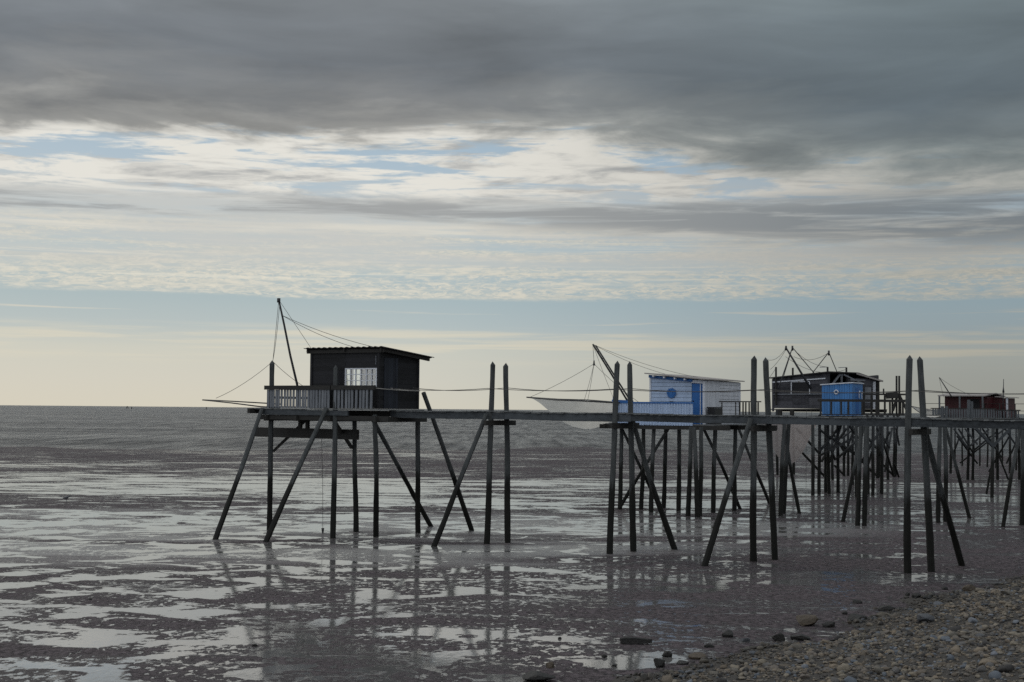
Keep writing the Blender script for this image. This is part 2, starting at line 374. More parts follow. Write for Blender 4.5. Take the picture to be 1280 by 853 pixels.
# ------------------------------------------------------------------ ground: mudflat, sea, shingle beach
SH0 = Vector((2.0, 24.2, 0)); SH_D = Vector((.595, .80, 0)).normalized(); SH_N = Vector((SH_D.y, -SH_D.x, 0))
def mud_material():
    m, t = material('tidal mud with standing water')
    x, y, z = t.xyz(t.pos)[:3]
    # distance out from the beach line
    sd = t.mul(t.add(t.mul(t.sub(x, SH0.x), SH_N.x), t.mul(t.sub(y, SH0.y), SH_N.y)), -1.0)
    p2 = t.vec(t.mul(x, .75), y, 0.0)
    big = t.noise(t.vec(t.mul(x, .45), y, 5.0), .10, 4, .55, .4)           # bars and basins
    med = t.noise(p2, .66, 3, .5, .8)                                     # rounded pools
    frac = t.noise(p2, 3.6, 9, .72, .3)                                   # their ragged edges
    lump = t.noise(t.vec(t.mul(x, 5.0), t.mul(y, 3.3), 1.0), 1.0, 7, .66, .3)  # worm casts and hollows
    fine = t.noise(p2, 11.0, 7, .68)
    nf = t.noise(t.vec(t.mul(x, .16), t.mul(y, .55), 2.0), 1.0, 12, .76, .4)  # streaks along the tide line
    far = t.sm(y, 44.0, 80.0, 0.0, .9)
    h = t.mixf(far, med, nf)
    h = t.add(h, t.mul(t.sub(big, .5), t.mixf(far, .36, .34)), t.mul(t.sub(frac, .5), t.mixf(far, .31, .10)))
    thr = t.add(t.sm(sd, -1.0, 15.0, .365, .437), t.mul(t.win(y, 44.0, 58.0, 88.0, 112.0), .05), t.mul(t.sm(x, 4.0, -8.0), .02), t.sm(y, 95.0, 140.0, 0.0, -.035))
    ch = t.m('ABSOLUTE', t.sub(t.noise(t.vec(t.mul(x, .55), y, 15.0), .13, 5, .5, 1.3), .5))        # winding runnels
    q = t.m('MAXIMUM', t.sub(thr, h), t.sub(t.mul(t.win(y, 20.0, 24.0, 52.0, 66.0), t.add(.0035, t.mul(t.sub(frac, .5), .02))), ch))
    film = t.sm(q, -.085, .0)
    # little water-filled hollows between the lumps, thicker round the pools
    sp = t.sub(t.add(.356, t.mul(film, .08), t.mul(t.sub(big, .5), -.22), t.mul(t.win(sd, .2, 2.0, 9.0, 18.0), .022)), lump)
    speck = t.mul(t.sm(sp, -.006, .014), t.sm(sd, -.5, 1.0))
    pool = t.m('MAXIMUM', t.sm(q, -.004, .010), speck)
    # smooth wet bars between the piles
    bar = t.mul(t.sm(t.add(t.noise(t.vec(t.mul(x, .22), y, 9.0), .16, 3, .5, .5), t.mul(t.sub(frac, .5), .12)), .44, .56), t.win(y, 39.0, 45.0, 56.0, 70.0), t.sm(sd, 6.0, 13.0))
    col = t.mix(t.sm(t.add(t.mul(fine, .6), t.mul(lump, .5)), .40, .68), (.010, .0086, .0092, 1), (.136, .113, .120, 1))
    col = t.mix(t.mul(film, .6), col, (.028, .025, .026, 1))
    col = t.mix(t.mul(bar, .8), col, (.13, .122, .118, 1))
    col = t.mix(pool, col, (.115, .112, .108, 1))
    rough = t.mixf(pool, t.mixf(bar, t.mixf(film, .7, .5), .33), t.sm(y, 30.0, 90.0, .06, .14))
    hb = t.add(t.mul(fine, .3), t.mul(lump, 1.0))
    flat = t.m('MAXIMUM', pool, t.mul(bar, .75))
    nb = t.bump(hb, t.mixf(flat, 1.0, .0), .12)
    nb = t.bump(t.noise(t.vec(x, t.mul(y, .5), 0.0), 6.0, 4, .6), t.mul(pool, .09), .02, nb)
    setp(t, Base_Color=col, Roughness=rough, IOR=t.mixf(pool, t.mixf(bar, 1.36, 1.7), t.sm(y, 50.0, 120.0, 2.3, 1.7)), Normal=nb)
    t.put(t.b.inputs['Specular IOR Level'], t.mixf(pool, t.mixf(bar, t.mixf(film, .10, .16), .5), .5))
    return m
def build_ground():
    xs = np.concatenate([np.linspace(-260, -60, 41)[:-1], np.linspace(-60, 60, 121), np.linspace(60, 260, 41)[1:]])
    ys = np.concatenate([np.linspace(-30, 130, 81)[:-1], np.linspace(130, 260, 131)])
    X, Y = np.meshgrid(xs, ys)
    def und(x, y): return .09*np.sin(x*.06+1)+.07*np.sin(x*.171+y*.11)+.05*np.sin(x*.39-y*.23+2)+.03*np.sin(x*.9+y*.31)
    t = np.clip((Y-142)/70, 0, 1); Z = -.42*t**1.2+und(X, Y)*np.clip((Y-135)/40, 0, 1)*.6
    nx, ny = len(xs), len(ys)
    mb = MB(); mb.v = list(zip(X.ravel().tolist(), Y.ravel().tolist(), Z.ravel().tolist()))
    mb.f = [(j*nx+i, j*nx+i+1, (j+1)*nx+i+1, (j+1)*nx+i) for j in range(ny-1) for i in range(nx-1)]; mb.sm = [True]*len(mb.f)
    tag(mb.build('mudflat', mud_material()), 'wet grey brown tidal mudflat with shallow pools', kind='structure')
    # the sea
    m, t = material('silty sea water')
    x, y, z = t.xyz(t.pos)[:3]
    w = t.add(t.noise(t.vec(t.mul(x, .4), y, 0.0), .8, 8, .68, .6), t.mul(t.noise(t.vec(t.mul(x, .3), y, 3.0), .12, 3), 1.4))
    band = t.noise(t.vec(t.mul(x, .006), t.mul(y, .03), 0.0), 1.0, 5, .6)
    chop = t.noise(t.vec(t.mul(x, .42), t.mul(y, .036), 7.0), 1.0, 9, .75, .3)   # shading of wave trains and gusts, put into colour and gloss
    k = t.sm(t.add(t.mul(chop, .8), t.mul(band, .35)), .42, .74)
    setp(t, Base_Color=t.mix(k, (.020, .020, .024, 1), (.058, .056, .060, 1)), Roughness=t.mixf(k, .36, .2), IOR=1.33, Normal=t.bump(w, 1.0, .9))
    t.put(t.b.inputs['Specular IOR Level'], t.mixf(k, .06, .5))
    mb = MB(); B = 40000
    mb.add([(-B, 120, -.10), (B, 120, -.10), (B, B, -.10), (-B, B, -.10)], [(0, 1, 2, 3)])
    tag(mb.build('sea', m), 'dark grey rippled sea reaching the horizon', kind='structure')
build_ground()
def beach_z(p):
    d = (p[0]-SH0.x)*SH_N.x+(p[1]-SH0.y)*SH_N.y; s = (p[0]-SH0.x)*SH_D.x+(p[1]-SH0.y)*SH_D.y
    d += .45*math.sin(s*.55+.7)+.3*math.sin(s*1.3+2)+.18*math.sin(s*2.9)
    return d*.135-.03 if d > 0 else d*.03-.03
def build_beach():
    m, t = material('shingle bed grit')
    n = t.noise(t.pos, 14.0, 8, .7); n2 = t.noise(t.pos, 1.1, 4)
    setp(t, Base_Color=t.mix(n, (.014, .013, .011, 1), (.07, .06, .05, 1)), Roughness=.9, Normal=t.bump(n, 1.0, .05))
    mb = MB(); ns, nd = 150, 60
    for i in range(ns+1):
        for j in range(nd+1):
            s = -30+60*i/ns; d = -1.2+26*(j/nd)**1.5
            p = SH0+SH_D*s+SH_N*d; mb.v.append((p.x, p.y, beach_z(p)))
    mb.f = [(i*(nd+1)+j, i*(nd+1)+j+1, (i+1)*(nd+1)+j+1, (i+1)*(nd+1)+j) for i in range(ns) for j in range(nd)]
    mb.f = [tuple(reversed(q)) for q in mb.f]; mb.sm = [True]*len(mb.f)
    tag(mb.build('shingle_beach', m), 'brown shingle beach sloping down to the mud', kind='structure')
    # stones lying on it, thousands of them
    m, t = material('beach stones')
    isl = t.new('ShaderNodeNewGeometry').outputs['Random Per Island']
    c = t.ramp(isl, [(0, (.045, .042, .04, 1)), (.12, (.12, .10, .078, 1)), (.3, (.19, .155, .115, 1)), (.45, (.13, .118, .10, 1)), (.6, (.205, .178, .138, 1)), (.72, (.15, .13, .11, 1)), (.82, (.115, .11, .105, 1)), (.9, (.115, .13, .15, 1)), (.97, (.15, .163, .185, 1)), (1, (.22, .205, .18, 1))], 'CONSTANT')
    n = t.noise(t.pos, 22.0, 6, .65)
    px, py = t.xyz(t.pos)[:2]
    dd = t.add(t.mul(t.sub(px, SH0.x), SH_N.x), t.mul(t.sub(py, SH0.y), SH_N.y))
    wet = t.sm(t.add(dd, t.mul(t.noise(t.pos, .9, 4), 1.6)), .9, 2.1, 1.0, 0.0)           # still wet from the tide along the lower fringe
    c = t.mix(t.mul(n, .8), t.scale(c, 1.18), t.scale(c, .45)); c = t.mix(wet, c, t.scale(c, .33))
    setp(t, Base_Color=c, Roughness=t.mixf(wet, .8, .5), Specular_IOR_Level=.3, Normal=t.bump(t.noise(t.pos, 30.0, 6, .65), .5, .02))
    bm = bmesh.new(); bmesh.ops.create_icosphere(bm, subdivisions=2, radius=1)
    bv = np.array([v.co for v in bm.verts]); bf = np.array([[v.index for v in f.verts] for f in bm.faces]); bm.free()
    rng = np.random.default_rng(3)
    variants = []
    for _ in range(14):
        v = bv.copy()
        for _k in range(rng.integers(6, 13)):
            d = rng.normal(size=3); d /= np.linalg.norm(d); h = v@d; cut = rng.uniform(.35, .85)
            v -= np.outer(np.maximum(h-cut, 0)*.85, d)
        v += rng.normal(size=v.shape)*.06
        variants.append(v)
    V, Fc, n0 = [], [], 0
    def put(px, py, r, lift):
        nonlocal n0
        v = variants[rng.integers(14)]*np.array([r*rng.uniform(.8, 1.35), r*rng.uniform(.75, 1.15), r*rng.uniform(.45, .8)])
        a = rng.uniform(0, 6.28); tx = rng.normal()*.25; ca, sa = math.cos(a), math.sin(a)
        Rm = np.array([[ca, -sa, 0], [sa, ca, 0], [0, 0, 1]])@np.array([[1, 0, 0], [0, math.cos(tx), -math.sin(tx)], [0, math.sin(tx), math.cos(tx)]])
        V.append(v@Rm.T+np.array([px, py, beach_z((px, py))+r*lift])); Fc.append(bf+n0); n0 += len(bv)
    cnt = 0
    while cnt < 38000:
        s = rng.uniform(-9, 25); d = abs(rng.uniform(-.4, 9.5))
        if d < .4 and rng.uniform() < .4: continue
        p = SH0+SH_D*s+SH_N*d
        # only where it can be in sight: a wide wedge before the camera
        if p.y < 11 or abs(p.x) > .52*p.y+1.5: continue
        r = min(.16, math.exp(rng.normal(math.log(.028), .52)))
        put(p.x, p.y, r, rng.uniform(.05, .45)); cnt += 1
    for _ in range(1100):          # stragglers out on the mud
        s = rng.uniform(-8, 24); d = -abs(rng.normal())*1.3
        p = SH0+SH_D*s+SH_N*d; put(p.x, p.y, min(.09, math.exp(rng.normal(math.log(.035), .4))), .3)
    V = np.concatenate(V); Fc = np.concatenate(Fc)
    me = bpy.data.meshes.new('shingle'); me.vertices.add(len(V)); me.vertices.foreach_set('co', V.ravel())
    me.loops.add(Fc.size); me.loops.foreach_set('vertex_index', Fc.ravel().astype(np.int32))
    me.polygons.add(len(Fc)); me.polygons.foreach_set('loop_start', np.arange(0, Fc.size, 3, dtype=np.int32))
    me.polygons.foreach_set('use_smooth', np.ones(len(Fc), bool)); me.update(calc_edges=True); me.validate()
    me.materials.append(m); o = bpy.data.objects.new('shingle', me); COL.objects.link(o)
    tag(o, 'brown and slate blue pebbles covering the beach', 'shingle', kind='stuff')
build_beach()

# ------------------------------------------------------------------ the long jetty
U = Vector((.847, -.532, 0)); Wv = Vector((.532, .847, 0))      # landward along the jetty; away across it
FA = Vector((-.76, 48.77, 0)); SP = 4.83; JW = 1.0
def jz(s): return 4.555-.0055*max(s, 0)-.0*s                       # deck level along it
J = thing('jetty', (-3, 50, 0), 'long grey plank jetty on splayed paired piles leading to the black hut', 'jetty')
def jp(s, b, z): return Vector((FA.x, FA.y, 0))+U*s+Wv*b+UP*z
bents = [  # front base px, back base px, brace base px (or None), which side
    (0, (608, 680), (635, 678.5), (542, 683), 0, (615, 632), 6.13),
    (1, (762.3, 692.4), (792, 689.5), (843.5, 687), 1, (771.5, 787), 6.09),
    (2, (942.2, 701.8), (968.7, 700), (880.7, 707.6), 0, (943, 957), 6.2),
    (3, (1135, 716.4), (1164, 715), (1202.5, 707.5), 1, (1137.5, 1150), 6.15)]
def build_jetty():
    for k, fb, bb, br, side, tops, zt in bents:
        s = k*SP
        f0 = jp(s, -.09, 0); b0 = jp(s, JW+.09, 0)
        for base, at, tu in ((gp(*fb), f0, tops[0]), (gp(*bb), b0, tops[1])):
            dk = Vector((at.x, at.y, jz(s)))
            top = pz(tu, zt+random.uniform(-.03, .03), at.y)
            # straight line base -> top, the head pointed
            pile_mesh(base, top, .165, head=True).build('pile', 'pile', J)
        b = gp(*br)
        top = jp(s, -.2 if side == 0 else JW+.2, jz(s)-.12)
        pile_mesh(b, top, .15).build('brace', 'pile', J)
        MB().bar(jp(s+.13, -.45, jz(s)-.42), jp(s+.13, JW+.45, jz(s)-.42), .10, .17).build('crossbeam', 'dark_beam', J)
    for k in (4, 5):                     # towards the beach, out of the picture
        s = k*SP
        for b in (-.09, JW+.09):
            g = jp(s, b*1.4, 0); pile_mesh((g.x, g.y, max(0, beach_z(g))-.2), jp(s, b, 6.1), .165, head=True).build('pile', 'pile', J)
    S0, S1 = -4.2, 27
    for b in (.02, JW-.02):
        mb = MB(); s = S0
        while s < S1:
            e = min(S1, s+SP)
            md_ = (s+e)/2; dz_ = random.uniform(.015, .045); za_ = jz(s)-.16+random.uniform(-.015, .015); mb.bar(jp(s+.004, b, za_), jp(md_, b, za_-dz_), .09, .23, jit=.008); mb.bar(jp(md_+.002, b, za_-dz_), jp(e-.004, b, jz(e)-.16+random.uniform(-.015, .015)), .09, .23, jit=.008); s = e
        mb.build('stringer', 'beam', J)
    mb = MB(); s = S0
    while s < S1:
        w = .135+random.uniform(-.01, .01); zz = jz(s)-.02-.028*math.sin(math.pi*((s/SP) % 1))+random.uniform(-.009, .009); ov = random.uniform(.04, .12)
        mb.bar(jp(s+w/2, -ov, zz), jp(s+w/2, JW+random.uniform(.05, .10), zz+random.uniform(-.006, .006)), w, .035, jit=.004); s += w+random.uniform(.004, .016)
    mb.build('deck', 'deck', J)
    for b, z0, o in ((-.09, .76, 0), (JW+.09, .80, 1)):
        pts = []; ks = [-4.05/SP+.0, 0, 1, 2, 3, 4, 5]
        for q0, q1 in zip(ks, ks[1:]):
            g = sag(jp(q0*SP, b, jz(q0*SP)+z0), jp(q1*SP, b, jz(q1*SP)+z0), .07+.03*o, 8); pts += g if not pts else g[1:]
        MB().tube(pts, .011, 5).build('hand_rope', 'rope', J)
build_jetty()

# ------------------------------------------------------------------ black hut at the jetty's end
def railing(root, p0, p1, z0, z1, slat='slat', sw=.105, gap=.03, rail='dark_beam', rw=.10, rh=.09, skip=0.0, name='railing', bars=True, rails=True):
    p0 = Vector(p0); p1 = Vector(p1); L = (p1-p0).length; d = (p1-p0)/L; n = d.cross(UP)
    mb = MB()
    mb.bar(p0+UP*z1-d*.08, p1+UP*z1+d*.05, rw, rh)
    r = mb.build(name, rail, root)
    if rails: MB().bar(p0+UP*(z0+.03)-n*.03, p1+UP*(z0+.03)-n*.03, .05, .05).build('bottom_rail', rail, r)
    mb = MB(); s = .03
    while s < L-sw:
        if random.random() >= skip:
            w = sw*random.uniform(.88, 1.05); a = p0+d*(s+w/2)+n*.0; ln = random.uniform(-.006, .006)
            MB().bar(a+UP*z0, a+d*ln+UP*(z1-rh/2-.004), .022, w, side=d).build('slat', slat, r)
        s += sw+gap*random.uniform(.5, 1.6)
    return r
def window(root, P0, d, n, w, h, cols, rows, fr=.045, mat='frame', mun=.022):
    """P0 = lower corner on the wall face, d along it, n outwards"""
    mb = MB(); o = P0+n*.02
    for a, b in ((P0, w),):
        mb.box(o, d*w, -n*.05, UP*fr); mb.box(o+UP*(h-fr), d*w, -n*.05, UP*fr)
        mb.box(o+UP*fr, d*fr, -n*.05, UP*(h-2*fr)); mb.box(o+UP*fr+d*(w-fr), d*fr, -n*.05, UP*(h-2*fr))
    wd = mb.build('window', mat, root)
    mb = MB()
    for c in range(1, cols): 
        wid = mun*(1.6 if c % 2 == 0 else 1); mb.box(o-n*.006+UP*fr+d*(w*c/cols-wid/2), d*wid, -n*.03, UP*(h-2*fr))
    for r in range(1, rows): mb.box(o-n*.012+UP*(h*r/rows-mun/2)+d*fr, d*(w-2*fr), -n*.018, UP*mun)
    mb.build('muntin', mat, wd)
    MB().box(o-n*.034+UP*fr+d*fr, d*(w-2*fr), -n*.006, UP*(h-2*fr)).build('pane', 'glass', wd)
    return wd
H1 = Frame((-4.78, 50.0, 0), -U, Wv)
def build_hut1():
    P = H1; root = thing('fishing_hut', P(2.4, 1.3, 0), 'black boarded hut on stilts with a white window and grey slatted balcony', 'fishing hut', 'fishing huts on stilts')
    DZ = 4.57
    # platform
    mb = MB(); a = -.15
    while a < 5.6:
        w = .14; mb.bar(P(a+w/2, -.12, DZ-.02+random.uniform(-.004, .004)), P(a+w/2, 2.75, DZ-.02), w, .035); a += w+.008
    mb.build('platform', 'deck', root)
    for b, a0, a1, mt, dz, hh in ((-.06, 1.15, 5.15, 'beam', -.15, .18), (1.3, -.1, 5.5, 'dark_beam', -.16, .2), (2.68, -.2, 5.5, 'dark_beam', -.16, .2)):
        MB().bar(P(a0, b, DZ+dz), P(a1, b, DZ+dz), .09, hh, jit=.006).build('edge_beam', mt, root)
    for a in (-.1, 1.95, 3.5, 4.95, 5.62):
        MB().bar(P(a, -.2 if a < 5.5 else -.35, DZ-.36 if a < 5.5 else DZ-.10), P(a, 2.9, DZ-.36 if a < 5.5 else DZ-.10), .12, .19, jit=.006).build('joist', 'dark_beam', root)
    MB().bar(P(-.6, .0, DZ-.33), P(5.35, .0, DZ-.33), .10, .17).build('edge_beam', 'dark_beam', root)
    # piles
    tp = P(4.95, -.02, 0); pile_mesh(gp(336.5, 662.5), pz(339, 6.22, tp.y), .165, head=True).build('pile', 'pile', root)
    tp = P(1.95, .07, 0); pile_mesh(gp(416, 673), pz(419, 6.03, tp.y), .16, head=True).build('pile', 'pile', root)
    for bu, bv, a, b in ((470, 671, .05, .05), (523, 666, .0, 2.56), (444.5, 665, 2.93, 2.5)):
        t_ = P(a, b, DZ-.2); pile_mesh(gp(bu, bv), t_, .16).build('pile', 'pile', root)
    # raking braces
    for bu, bv, tpt in ((269.5, 674.5, P(5.1, -.17, DZ-.02)), (332.5, 677.5, P(2.05, -.17, DZ+.02)), (589.5, 662.8, P(-.08, 2.78, 5.2)), (539, 658, P(2.35, 2.8, DZ-.25))):
        pile_mesh(gp(bu, bv), tpt, .15).build('brace', 'pile', root)
    MB().bar(P(5.0, 2.4, DZ-.3), P(5.0, 2.2, DZ-.3)+Vector((-1.25, 0, -1.35)), .11).build('brace', 'dark_beam', root)
    MB().bar(P(2.0, .05, DZ-.3), P(2.9, 2.35, DZ-1.45), .10).build('brace', 'dark_beam', root)
    # slung crossbeam under the platform with its hangers
    MB().bar(P(1.75, 1.27, 3.63), P(6.75, 1.27, 3.66), .12, .36, jit=.01).build('crossbeam', 'dark_beam', root)
    for a in (2.85, 4.15, 4.5): MB().bar(P(a, 1.27, 3.8), P(a, 1.27, DZ-.2), .12).build('hanger', 'dark_beam', root)
    # railing
    railing(root, P(5.02, -.05, 0), P(2.02, -.05, 0), DZ+.02, DZ+.76, gap=.032, rh=.15)
    railing(root, P(1.85, -.05, 0), P(.03, -.05, 0), DZ+.02, DZ+.76, sw=.10, gap=.055, rh=.15)
    for z in (.4, .74): MB().bar(P(5.05, 2.6, DZ+z), P(5.05, .1, DZ+z), .05, .09).build('side_rail', 'dark_beam', root)
    # walls: window face, landward face, seaward face, far face
    a0, a1, b0, b1 = .12, 3.2, .34, 2.68; zf = DZ+.01; zh = 6.70; zl = 6.50
    mb = MB(); zt = lambda s: zh-(zh-zl)*s/(b1-b0)
    wx0, wx1, wz0, wz1 = a0+.08, a0+1.52, 5.36, 6.03
    boards(mb, P(a0, b0, 0), P(a1, b0, 0), zf, zh, -P.b, holes=[(wx0-a0, wx1-a0, wz0, wz1)], bw=.15)
    boards(mb, P(a0, b0, 0), P(a0, b1, 0), zf, zh, -P.a, holes=[(.28, 1.1, zf, 6.42)], top=zt, bw=.15)
    boards(mb, P(a1, b0, 0), P(a1, b1, 0), zf, zh, P.a, holes=[(1.45, 2.26, 5.3, 6.25)], top=zt, bw=.15)
    boards(mb, P(a0, b1, 0), P(a1, b1, 0), zf, zl, P.b, bw=.15, holes=[(2.2, 3.02, 5.3, 6.25)])
    for a, b, z in ((a0, b0, zh), (a1, b0, zh), (a0, b1, zl), (a1, b1, zl)): mb.bar(P(a, b, zf), P(a, b, z), .09)
    mb.build('wall', 'black', root)
    window(root, P(wx1, b0, wz0), -P.a, -P.b, wx1-wx0, wz1-wz0, 6, 3, mun=.026)
    mb = MB(); n = 16; vs = [P(a0+.1+.86*i/n, b0+.16+.025*math.sin(i*1.9), z) for i in range(n+1) for z in (5.30, 6.08)]; vs += [v+P.b*.008 for v in vs]; k = 2*(n+1)
    mb.add(vs, [f for i in range(n) for f in ((2*i, 2*i+2, 2*i+3, 2*i+1), (k+2*i+1, k+2*i+3, k+2*i+2, k+2*i))]); mb.build('pane_backing', 'grey_slat', root)  # sheet added behind the panes, standing in for their grey reflections
    mb = MB(); boards(mb, P(a0-.015, b0+.29, 0), P(a0-.015, b0+1.09, 0), zf+.01, 6.41, -P.a, vertical=True, bw=.13)
    dr = mb.build('door', 'blackdoor', root)
    MB().tube([P(a0-.05, b0+1.0, 5.5), P(a0-.08, b0+1.0, 5.5), P(a0-.08, b0+1.0, 5.66), P(a0-.05, b0+1.0, 5.66)], .012, 5).build('handle', 'metal', dr)
    MB().box(P(wx0+.02, b0-.03, 6.14), P.a*.02, -P.b*.02, UP*.32).build('batten', 'slat', root)
    # corrugated lean-to roof, high over the window side
    mb = MB(); A0, A1, B0, B1 = -.18, 3.42, .12, 3.3
    rz = lambda b: zh+.06-(zh-zl)*(b-b0)/(b1-b0)
    n = 70; vs = []
    for lay in (0, -.02):
        for i in range(n+1):
            a = A0+(A1-A0)*i/n; c = .018*math.sin(i*2*math.pi/5)+lay
            for b in (B0, 1.7, B1): vs.append(P(a, b, rz(b)+c+random.uniform(-.003, .003)))
    k = 3*(n+1); fs = []
    for i in range(n):
        for j in range(2):
            q = (i*3+j, i*3+j+1, (i+1)*3+j+1, (i+1)*3+j); fs += [tuple(reversed(q)), tuple(k+x for x in q)]
        fs += [(i*3, (i+1)*3, k+(i+1)*3, k+i*3), (i*3+2, k+i*3+2, k+(i+1)*3+2, (i+1)*3+2)]
    for i in (0, n):
        for j in range(2): fs.append((i*3+j, i*3+j+1, k+i*3+j+1, k+i*3+j))
    mb.add(vs, fs); rf = mb.build('roof', 'roof', root)
    for a in (-.05, 1.6, 3.3): MB().bar(P(a, B0+.06, rz(B0)-.1), P(a, B1-.15, rz(B1-.15)-.1), .06, .12).build('rafter', 'dark_beam', rf)
    MB().bar(P(A0+.05, b0-.06, zh-.06), P(A1-.04, b0-.06, zh-.06), .05, .13).build('fascia', 'dark_beam', rf)
    # boom and its stays
    Yb = P(4.0, 1.3, 0).y
    bp = [pd(374, 508, Yb), pd(371.5, 481, Yb), pd(363, 445, Yb-.1), pd(355, 405, Yb-.25), pd(348.5, 375, Yb-.4)]
    bo = MB().tube(bp, .05, 7, .035).build('boom', 'metal', root); tip = bp[-1]; md = bp[-2].lerp(tip, .35)
    MB().tube([tip-UP*.1, tip+UP*.06], .065, 7).build('pulley', 'metal', bo)
    p1 = pz(340, 6.3, P(4.95, 0, 0).y)
    for a, b, s in ((tip, p1, .03), (tip+Vector((.04, 0, -.1)), p1+UP*.02, .25), (tip, P(3.1, .4, 6.55), .0), (md, P(1.4, .6, 6.78), .1), (md, P(.4, 1.2, 6.7), .12), (p1, P(3.6, 1.0, DZ+.6), .1)):
        MB().tube(sag(a, b, s, 8), .0085, 4).build('stay_rope', 'rope', bo)
    # two thin spars run out over the water
    s1 = [pd(253, 500, Yb+.6), pd(290, 501.8, Yb+.5), pd(337, 504.5, Yb+.3), pd(352, 505.5, Yb)]
    s2 = [pd(253, 500.2, Yb+.6), pd(290, 504, Yb+.1), pd(325, 508.5, Yb-.3), pd(350, 510, Yb-.6)]
    for s in (s1, s2): sp = MB().tube(s, .022, 6, .03).build('spar', 'metal', root)
    MB().tube(sag(p1, pd(270, 498, Yb+.5), .12, 8), .0085, 4).build('stay_rope', 'rope', sp)
    # hanging line with its sinker
    t_ = pd(402, 548, P(3, 1.2, 0).y); b_ = pd(403.5, 661, t_.y)
    hl = MB().tube([t_, t_.lerp(b_, .5)+Vector((.02, 0, 0)), b_], .008, 4).build('hanging_line', 'rope', root)
    MB().tube([b_+UP*.02, b_-UP*.06, b_-UP*.14, b_-UP*.18], .055, 8, .02).build('sinker', 'metal', hl)
    # pale mooring ropes on the landward corner
    mb = MB(); mb.tube(sag(P(.02, -.02, DZ+.74), P(-.05, 2.6, DZ+.68), .02), .014, 5); mb.tube(sag(P(.02, .9, DZ+.75), P(-.05, 2.6, DZ+.68), .02), .012, 5)
    mb.build('rope', 'palerope', root)
build_hut1()

# ------------------------------------------------------------------ lift nets
def lift_net(label, corners, depth, mat, hook, rope_to=None, pole=.03, group='square lift nets', slack=1.0):
    c = [Vector(p) for p in corners]; mid = sum(c, Vector())/4
    root = thing('lift_net', mid, label, 'fishing net', group)
    mb = MB(); n = 18
    for i in range(n+1):
        for j in range(n+1):
            s = i/n; t = j/n; p = c[0].lerp(c[1], s).lerp(c[3].lerp(c[2], s), t)
            p -= UP*(depth*(1-abs(2*s-1)**2.2)*(1-abs(2*t-1)**2.2))
            p += Vector((random.uniform(-1, 1), random.uniform(-1, 1), random.uniform(-1, 1)))*.012
            mb.v.append(p)
    mb.f = [(i*(n+1)+j, (i+1)*(n+1)+j, (i+1)*(n+1)+j+1, i*(n+1)+j+1) for i in range(n) for j in range(n)]; mb.sm = [True]*len(mb.f)
    mb.build('net', mat, root)
    mb = MB()
    for i in range(4): mb.tube([c[i], c[i].lerp(c[(i+1) % 4], .5)-UP*.03, c[(i+1) % 4]], pole, 6)
    mb.build('frame', 'metal', root)
    if hook is not None:
        for p in c: MB().tube(sag(p.lerp(mid, .06)+UP*.02, hook, .08, 6), .009, 4).build('bridle_rope', 'rope', root)
        MB().tube([hook-UP*.08, hook+UP*.02, hook+UP*.16], .06, 6, .03).build('hook', 'metal', root)
        if rope_to is not None: MB().tube([hook+UP*.1, rope_to], .010, 4).build('hoist_rope', 'rope', root)
    return root

